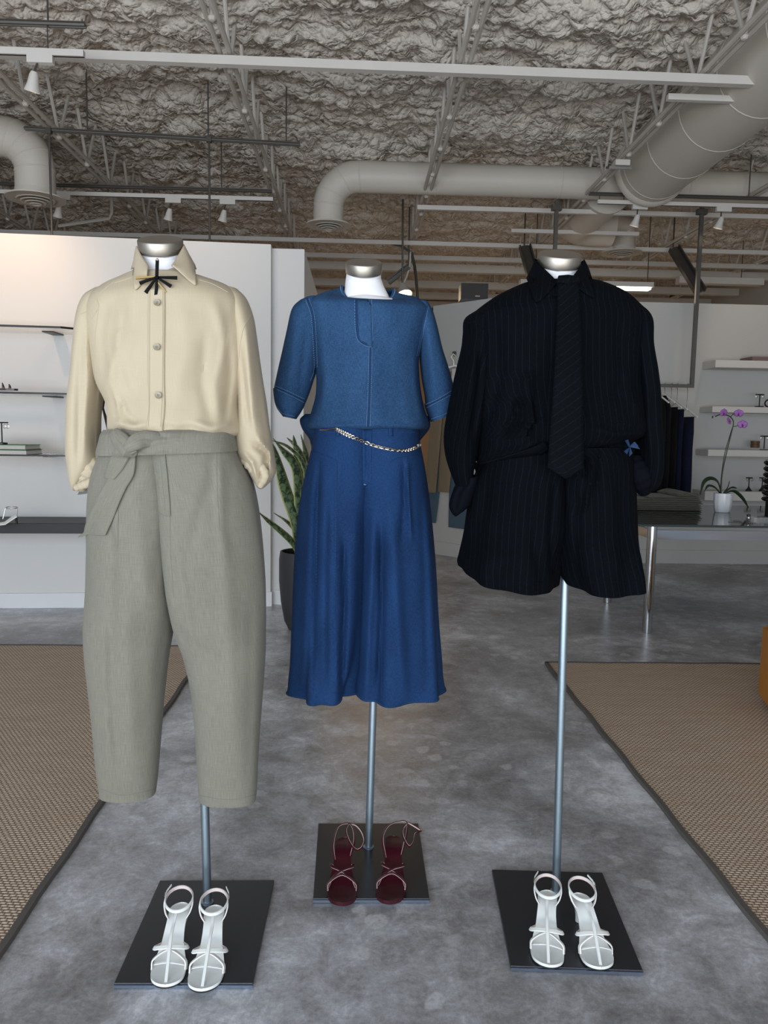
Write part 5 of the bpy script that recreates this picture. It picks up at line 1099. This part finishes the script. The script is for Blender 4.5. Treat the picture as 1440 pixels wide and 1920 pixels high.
LV = [([(560, 1040, 5.35), (556, 985, 5.3), (535, 920, 5.25), (524, 880, 5.2), (515, 845, 5.2), (511, 832, 5.2)], .036, 0), ([(563, 1045, 5.3), (550, 1020, 5.25), (530, 1000, 5.15), (500, 975, 5.05), (484, 960, 5.0)], .020, .3),
      ([(562, 1030, 5.4), (556, 1000, 5.4), (540, 980, 5.4), (513, 962, 5.4)], .016, .2), ([(566, 1040, 5.35), (562, 960, 5.3), (555, 880, 5.25), (530, 845, 5.2), (512, 822, 5.2)], .034, .1), ([(568, 1040, 5.4), (568, 940, 5.35), (570, 880, 5.3), (556, 840, 5.3), (538, 821, 5.3)], .030, -.2),
      ([(572, 1040, 5.35), (566, 940, 5.3), (560, 880, 5.3), (552, 830, 5.3), (550, 816, 5.3)], .030, .1), ([(578, 1040, 5.4), (578, 940, 5.35), (574, 860, 5.35), (564, 815, 5.35)], .034, 0), ([(570, 1035, 5.3), (575, 930, 5.15), (568, 870, 5.1), (540, 838, 5.05), (510, 826, 5.0)], .018, .5),
      ([(590, 1040, 5.4), (592, 940, 5.4), (588, 860, 5.4), (580, 820, 5.4)], .034, .2), ([(575, 1045, 5.3), (572, 990, 5.25), (567, 940, 5.2), (562, 905, 5.2)], .026, .2), ([(600, 1040, 5.4), (606, 960, 5.4), (612, 900, 5.4), (616, 850, 5.4)], .034, -.2), ([(568, 1045, 5.3), (560, 1020, 5.3), (556, 1000, 5.3)], .012, .2)]
for pts, w_, tw in LV: leaf(pts, w_, tw)
# ------------------------------------------------------------------ glass table
TF, TBk = 5.27, 6.75; zt = .772; x0, x1 = 1.97, 3.75
t = thing('glass_table', ((x0+x1)/2, (TF+TBk)/2, 0), 'dark glass table with chrome legs at the right', 'table')
MB().span((x0, TF-.04, zt), (x1, TBk+.04, zt+.016)).build('glass_top', 'glass', t, smooth=False, bevel=.002)
for lx in (x0+.115, x1-.1):
    for ly in (TF+.03, 6.27): MB().lathe((lx+(.03 if ly > 6 else 0), ly, 0), [(.030, .0005), (.030, .004), (.0345, .006), (.0345, zt-.002), (.03, zt-.0005)], 32).build('leg', 'chrome', t)
for a, b in (((x0+.14, TF+.02, zt-.095), (x1-.12, TF+.045, zt-.03)), ((x0+.14, TBk-.36, zt-.095), (x1-.12, TBk-.335, zt-.03))): MB().span(a, b).build('frame_rail', 'chrome', t, smooth=False)
for lx in (x0+.10, x1-.125): MB().span((lx, TF+.06, zt-.095), (lx+.025, TBk-.38, zt-.03)).build('frame_rail', 'chrome', t, smooth=False)
ztop = zt+.0165
# folded olive garments stack
random.seed(3); YP = PZ(1250, 958, ztop).y
stx0 = P(1165, 950, YP).x; stx1 = P(1319, 950, YP).x; N_ = 8; hs = .125/N_
OL = ['bottom olive garment of the folded pile on the glass table', 'olive garment second from the bottom of the pile', 'olive garment third from the bottom of the pile', 'olive garment fourth from the bottom of the pile', 'olive garment fourth from the top of the pile', 'olive garment third from the top of the pile', 'olive garment second from the top of the pile', 'topmost crumpled olive garment at the orchid end of the pile']
for k in range(N_):
    z0_ = ztop+k*(hs+.0016)+.0006; xr_ = stx1-random.uniform(0, .022)-(.01 if k > 5 else 0); xl_ = stx0+[0, .02, .0, .03, .02, .05, .22, .45][k]
    rows = []; n = 36; m_ = 16; cx = (xl_+xr_)/2; a_ = (xr_-xl_)/2; ph = random.uniform(0, 6)
    for i in range(m_+1):
        v_ = i/m_; e_ = min(1, min(v_, 1-v_)*9+.12)**.5; y_ = YP+.0+.42*v_; rr_ = []
        h_ = hs*.5*e_; prof = [(1, h_*math.cos(t_), h_*math.sin(t_)) for t_ in [-PI/2+PI*k2/7 for k2 in range(8)]]+[(1-2*k2/16, 0, h_) for k2 in range(1, 16)]+[(-1, h_*math.cos(t_), h_*math.sin(t_)) for t_ in [PI/2+PI*k2/7 for k2 in range(8)]]+[(-1+2*k2/6, 0, -h_) for k2 in range(1, 7)]
        for sx_, ox, oz in prof[:n+1]:
            x_ = cx+(a_-hs*.5)*sx_*(1-.012*math.sin(v_*9+ph))+ox; z_ = z0_+hs*.5+oz+(.0014*math.sin(x_*38+ph+v_*5)*e_ if oz > 0 else 0)
            if k == N_-1 and oz > 0: z_ += .02*e_*(math.exp(-((x_-xr_+.13)/.07)**2))+.004*math.sin(x_*60+v_*12)
            rr_.append(V((x_, y_+.004*math.sin(x_*30+ph), max(z_, ztop+.0005))))
        rows.append(rr_)
    q = MB().grid(rows); q.f.append(list(range(n))); q.f.append([m_*(n+1)+j for j in range(n)][::-1])
    tag(q.build('folded_garment', 'olive_cloth'), OL[k], 'clothing', 'olive garments folded on the table')
t = None
YO = PZ(1354, 960, ztop).y
# orchid
c = P(1354, 962, YO); c = V((c.x, YO, ztop+.0008)); t = thing('potted_orchid', c, 'purple orchid in a white ceramic pot on the glass table', 'plant')
rr = .072; zh = .155
pot = MB(); vs = []; n = 40
prof = [(.78, 0), (.84, .01), (.92, .04), (.98, .08), (1.0, .12), (1.0, zh), (.93, zh), (.92, zh-.03)]
for r_, z_ in prof: vs += [c+V(((rr*r_+(.0012 if k % 4 < 2 else -.0012)*(z_ < zh))*math.cos(2*PI*k/n), (rr*r_+(.0012 if k % 4 < 2 else -.0012))*math.sin(2*PI*k/n), z_)) for k in range(n)]
pot.add(vs, [(i*n+k, i*n+(k+1) % n, (i+1)*n+(k+1) % n, (i+1)*n+k) for i in range(7) for k in range(n)]+[tuple(range(n))[::-1]]); pot.build('pot', 'pot_white', t)
MB().lathe(c+V((0, 0, zh-.03)), [(.066, 0), (.066, .006), (.001, .012)], 20).build('bark', 'soil', t)
def st3(pts, r, mat, nm, Yp=YO, n=20): return MB().tube([P(x, y, Yp+dy) for x, y, dy in spl(pts, n)], r, 7).build(nm, mat, t)
st3([(1352, 925, 0), (1354, 890, 0), (1362, 850, -.01), (1373, 805, -.02), (1375, 790, -.02), (1367, 780, -.03), (1352, 777, -.03), (1341, 781, -.03)], .0045, 'stem', 'flower_stem')
st3([(1350, 925, .01), (1353, 890, .01), (1359, 850, .0), (1370, 812, -.01), (1374, 800, -.02)], .0035, 'stem', 'support_stake'); st3([(1374, 800, -.02), (1384, 798, -.03), (1391, 795, -.03)], .003, 'stem', 'flower_stem'); st3([(1369, 782, -.03), (1377, 775, -.03), (1384, 772, -.03)], .003, 'stem', 'flower_stem')
def oleaf(pts, w_):
    R = spl(pts, 18); P3 = [P(x, y, YO+dy) for x, y, dy in R]; rows = []
    for i, p in enumerate(P3):
        u = i/17; ww = w_*math.sin(PI*min(.97, u*.9+.12))**.6; dr = (P3[min(i+1, 17)]-P3[max(i-1, 0)]).normalized(); s_ = V((-dr.z*.55, -.75, dr.x*.55)); s_ = (s_-dr*s_.dot(dr)).normalized()
        rows.append([p+s_*ww*x+V((0, 0, .006*abs(x))) for x in (-1, -.5, 0, .5, 1)])
    MB().grid(rows).build('leaf', 'leaf_dark', t, solid=.003)
oleaf([(1352, 926, 0), (1346, 905, 0), (1333, 898, 0), (1320, 905, 0), (1313, 928, 0)], .022); oleaf([(1350, 926, -.01), (1340, 915, -.02), (1328, 912, -.02), (1321, 922, -.02)], .014); oleaf([(1356, 926, 0), (1364, 916, 0), (1368, 903, 0)], .016); oleaf([(1356, 927, -.02), (1370, 916, -.02), (1381, 916, -.02)], .014); oleaf([(1358, 926, -.02), (1376, 922, -.03), (1392, 935, -.04), (1403, 953, -.04)], .017)
def bloom(px, py, s, yaw, pitch_):
    c_ = P(px, py, YO-.04); R_ = Matrix.Rotation(yaw, 3, 'Z') @ Matrix.Rotation(pitch_, 3, 'X'); f = None
    f = MB(); f.sphere(c_, .006*s, 8); fl_ = f.build('bloom', 'petal_core', t)
    for k, (a_, l_, w_) in enumerate([(90, .036, .016), (10, .038, .026), (170, .038, .026), (225, .033, .015), (315, .033, .015)]):
        a_ = math.radians(a_); q = MB(); rows = []
        for i in range(7):
            u = i/6; ww = w_*s*math.sin(PI*(u*.85+.12))**.7; r_ = l_*s*u
            rows.append([c_+R_ @ V((math.cos(a_)*r_-math.sin(a_)*ww*x, -.004-.01*u+.008*u*u+.004*x*x, math.sin(a_)*r_+math.cos(a_)*ww*x)) for x in (-1, -.5, 0, .5, 1)])
        q.grid(rows).build('petal', 'petal', fl_, solid=.0012)
    q = MB(); q.tube([c_+R_ @ V((0, -.004, 0)), c_+R_ @ V((0, -.016*s, -.006*s)), c_+R_ @ V((0, -.014*s, -.018*s))], [.004*s, .006*s, .003*s], 7).build('lip', 'petal_core', fl_)
bloom(1356, 774, 1.0, .3, .2); bloom(1385, 775, 1.0, -.5, .3); bloom(1366, 790, .95, .7, -.3); bloom(1392, 796, 1.05, -.2, .1)
MB().sphere(P(1340, 776, YO-.03), .010, 8, (.8, .8, 1.5)).build('bud', 'petal', t); MB().sphere(P(1336, 782, YO-.03), .008, 8, (.8, .8, 1.4)).build('bud', 'leaf_dark', t)
# jewellery on the table
c = P(1404, 962, 5.5); c = V((c.x, 5.5, ztop+.0005)); t = thing('perfume_bottle', c, 'small black bottle with a silver band lying near the orchid leaf tip', 'bottle')
MB().lathe(c, [(.016, 0), (.018, .004), (.018, .024)], 20).build('glass_body', 'black', t); MB().lathe(c+V((0, 0, .0242)), [(.0185, 0), (.0185, .006)], 20).build('band', 'silver', t); MB().lathe(c+V((0, 0, .0303)), [(.014, 0), (.014, .018), (.012, .02)], 20).build('cap', 'black', t)
c = P(1420, 972, 5.42); 
t = thing('acrylic_box', (c.x, 5.42, ztop), 'clear divided acrylic jewellery box on the glass table', 'box')
MB().span((c.x-.055, 5.36, ztop+.0005), (c.x+.055, 5.48, ztop+.004)).build('base', 'acrylic', t, smooth=False)
for k in range(5): MB().span((c.x-.055+.0265*k, 5.36, ztop+.0042), (c.x-.052+.0265*k, 5.48, ztop+.045)).build('divider', 'acrylic', t, smooth=False)
MB().span((c.x-.056, 5.357, ztop+.0005), (c.x+.056, 5.3598, ztop+.045)).build('front_pane', 'acrylic', t, smooth=False); MB().tube([(c.x-.056, 5.356, ztop+.045), (c.x+.056, 5.356, ztop+.045)], .0015, 5).build('rim', 'silver', t)
def trinket(pts, label, Yp=5.45, r=.002, closed=False):
    q = MB().tube([V((P(x, y, Yp).x, Yp+dy, ztop+.003)) for x, y, dy in spl(pts, 24)], r, 6, closed); tag(q.build('necklace', 'silver'), label, 'jewellery', 'jewellery laid on the table')
trinket([(1366, 962, .0), (1375, 964, -.03), (1384, 968, -.05), (1390, 972, -.02), (1386, 966, .03)], 'silver chain lying just right of the orchid pot'); trinket([(1392, 970, -.06), (1400, 974, -.08), (1410, 976, -.05), (1402, 968, -.02)], 'silver chain in front of the small black bottle'); trinket([(1382, 956, .05), (1390, 956, .07), (1396, 960, .04)], 'silver chain behind the small black bottle')
# black ribbed bracelet tower at the photo edge
c = V((P(1447, 950, 5.62).x, 5.62, ztop+.0005)); t = thing('bracelet_tower', c, 'black ribbed bracelet tower at the right photo edge', 'jewellery stand')
MB().lathe(c, [(.095, 0), (.095, .02), (.06, .026)], 32).build('base', 'black', t); MB().lathe(c+V((0, 0, .0262)), [(.045, 0), (.045, .40), (.04, .41)], 28).build('column', 'black', t)
for k in range(7):
    z_ = .14+.045*k; MB().tube([c+V((.062*math.cos(a_), .062*math.sin(a_), z_-.020*math.cos(a_))) for a_ in [i*PI/12 for i in range(24)]], .013, 8, True).build('bracelet', 'black', t)
    MB().tube([c+V((.064*math.cos(a_), .064*math.sin(a_), z_+.022-.020*math.cos(a_))) for a_ in [i*PI/12 for i in range(24)]], .0022, 6, True).build('thin_bracelet', 'silver', t)
# orange cabinet at the right edge
b0 = PZ(1428, 1302, .045); b1 = PZ(1441, 1320, .045); dr = V((b1.x-b0.x, b1.y-b0.y, 0)).normalized(); pr_ = V((-dr.y, dr.x, 0)); pr_ = pr_ if pr_.x > 0 else -pr_
b0 = V((b0.x, b0.y, 0)); q_ = [b0, b0+dr*.5, b0+dr*.5+pr_*.9, b0+pr_*.9]; ztc = P(1434, 1172, b0.y).z
t = thing('orange_cabinet', q_[0]*.5+q_[2]*.5+V((0, 0, .0115)), 'orange wooden cabinet cut off by the right photo edge on the rug', 'cabinet')
MB().prism([p.xy[:] for p in q_], .045, ztc).build('case', 'ochre', t, smooth=False, bevel=.003); cc = (q_[0]+q_[2])/2
MB().prism([(cc+(p-cc)*.94).xy[:] for p in q_], .0115, .0445).build('plinth', 'brown_box', t, smooth=False)
MB().prism([(p+pr_*-.018).xy[:] for p in (q_[0]+dr*.004, q_[1]-dr*.004)]+[p.xy[:] for p in (q_[1]-dr*.004-pr_*.0005, q_[0]+dr*.004-pr_*.0005)], .055, ztc-.01).build('door', 'ochre', t, smooth=False)
# ------------------------------------------------------------------ hanging rack and its clothes
YK = 8.0
pa, pc = P(1315, 405, YK), P(1297, 724, YK); zr = pc.z; xR = pc.x; xL = P(1043, 405, YK).x
t = thing('hanging_rack', (xR, YK, zr), 'steel rack of two tall posts and a rail hung from the ceiling at right', 'clothes rack')
for x in (xL, xR):
    MB().tube([(x, YK, zr-.018), (x, YK, 3.75)], .026, 4, square=True, up=(0, 1, 0)).build('post', 'grey_metal', t, smooth=False)
    MB().box((x, YK+.0, 3.68), (.10, .06, .05)).build('clamp', 'dark_metal', t, smooth=False); 
MB().tube([(xL, YK, zr), (xR, YK, zr)], .024, 4, square=True, up=(0, 0, 1)).build('rail', 'grey_metal', t, smooth=False)
def hanging(px, w_px, ytop, ybot, mat, label, kind, grp='dark clothes on the hanging rack', style='slope'):
    x = P(px, 724, YK).x; w_ = w_px/FPX*YK; zt_ = P(px, ytop, YK).z; zb_ = P(px, ybot, YK).z
    t = thing(kind, (x, YK, zb_), label, 'clothing', grp); q = MB(); rows = []; n = 20
    for i in range(24):
        u = i/23; z_ = zt_-(zt_-zb_)*u; hwid = w_*.5*(.35+.75*min(1, u*6)+.08*math.sin(u*9+px)); dep = .20*(min(1, .25+u*7) if style == 'slope' else 1)+.01*math.sin(u*7+px)
        rows.append([V((x+hwid*math.cos(2*PI*k/n)*(1+.15*math.sin(3*2*PI*k/n+px)), YK+dep*math.sin(2*PI*k/n)*.9, z_)) for k in range(n+1)])
    q.grid(rows); q.f.append(list(range(n))); q.build('cloth', mat, t)
    h = thing('coat_hanger', (x, YK, zt_), 'white hanger holding the '+label.replace('hanging ', ''), 'hanger', 'white hangers on the rack')
    MB().tube([V((x, YK, zt_+(.085 if style == 'flat' else .005))), V((x, YK, zr-.04)), V((x+.0, YK+.022, zr-.01)), V((x, YK+.022, zr+.015)), V((x, YK, zr+.028)), V((x, YK-.022, zr+.01))], .0035, 6).build('hook', 'silver', h)
    up_ = .085 if style == 'flat' else .012; dx_ = .14
    MB().tube([V((x-dx_*q, YK+q, zt_+up_-abs(q)*.44)) for q in (-.2, -.15, -.1, -.05, 0, .05, .1, .15, .2)], .009, 8).build('arms', 'leather_white', h)
    if style == 'flat': MB().tube([V((x+dx_*.2, YK-.2, zt_-.004)), V((x-dx_*.2, YK+.2, zt_-.004))], .006, 8).build('trouser_bar', 'leather_white', h)
    return t
hanging(1236, 15, 742, 925, 'black_cloth', 'hanging black shirt leftmost on the visible rail', 'hanging_shirt'); hanging(1247, 15, 742, 946, 'black_cloth', 'hanging black shirt second from the left on the rail', 'hanging_shirt')
hanging(1260, 12, 764, 950, 'black_cloth', 'hanging black trousers in the middle of the rail', 'hanging_trousers', style='flat'); hanging(1271, 12, 768, 950, 'navy_cloth', 'hanging dark navy trousers second from the right', 'hanging_trousers', style='flat'); hanging(1290, 18, 782, 948, 'navy_cloth', 'hanging dark navy trousers rightmost on the rail', 'hanging_trousers', style='flat')
hanging(1206, 30, 760, 938, 'blue_cloth', 'hanging blue garment behind the pinstripe sleeve', 'hanging_trousers', style='flat')
# clothes on wall hook between middle and right mannequins
hk = P(858, 660, 8.40)
def wally(x): return W0[1]+(x-W0[0])*(W1[1]-W0[1])/(W1[0]-W0[0])
t = thing('wall_hook', (hk.x, wally(hk.x), hk.z), 'dark metal wall hook right of the denim sleeve', 'hook')
yw = wally(hk.x); MB().lathe((hk.x, yw-.006, hk.z), [(.03, 0), (.03, .006), (.01, .01)], 18, (0, -1, 0)).build('back_plate', 'dark_metal', t); MB().tube([(hk.x, yw-.012, hk.z), (hk.x-.02, yw-.05, hk.z-.01), (hk.x-.03, yw-.06, hk.z+.02)], .008, 8).build('prong', 'dark_metal', t)
hcz = P(855, 683, 8.4).z
t = thing('coat_hanger', (hk.x, yw-.07, hcz), 'white hanger on the dark wall hook', 'hanger')
MB().tube([(hk.x-.02, yw-.065, hcz+.0), (hk.x-.02, yw-.065, hk.z-.08), (hk.x-.05, yw-.065, hk.z-.04), (hk.x-.025, yw-.065, hk.z-.005), (hk.x+.0, yw-.065, hk.z-.03)], .004, 6).build('hook', 'silver', t)
MB().tube([(hk.x-.16, yw-.055, hcz-.10), (hk.x-.07, yw-.06, hcz-.02), (hk.x, yw-.06, hcz), (hk.x+.12, yw-.07, hcz-.08)], .012, 8).build('arms', 'leather_white', t)
def wallcloth(x0a, x1a, y0, y1, mat, label, dy, x0b=None, x1b=None, cat='clothing', nm='hanging_trousers'):
    q = MB(); rows = []; x0b = x0a if x0b is None else x0b; x1b = x1a if x1b is None else x1b
    for i in range(20):
        u = i/19; l_, r_ = x0a+(x0b-x0a)*u, x1a+(x1b-x1a)*u; ww = []
        for k in range(17):
            a_ = 2*PI*k/16; p = P((l_+r_)/2+(r_-l_)/2*math.cos(a_), y0+(y1-y0)*u, 8.4); yw_ = wally(min(p.x, W1[0]))-dy; ww.append(V((p.x, yw_+.018*math.sin(a_)+.006*math.sin(p.x*60), p.z)))
        rows.append(ww)
    q.grid(rows); q.f.append(list(range(16))); tag(q.build(nm, mat), label, cat, 'clothes on the wall hook')
wallcloth(820, 842, 690, 928, 'tan_cloth', 'tan trousers hanging below the denim sleeve', .10, 802, 822); wallcloth(838, 868, 694, 926, 'tan_cloth', 'tan trousers half hidden by the pinstripe sleeve', .06, 826, 846)
wallcloth(826, 850, 760, 988, 'slate_cloth', 'slate blue jeans leg below the tan trousers', .028, 806, 823); wallcloth(850, 885, 740, 993, 'slate_cloth', 'slate blue jeans beside the pinstripe cuff', .028, 845, 884)
wallcloth(850, 880, 690, 780, 'shelf_white', 'white top hanging behind the pinstripe sleeve', .13, 846, 880, nm='white_blouse')
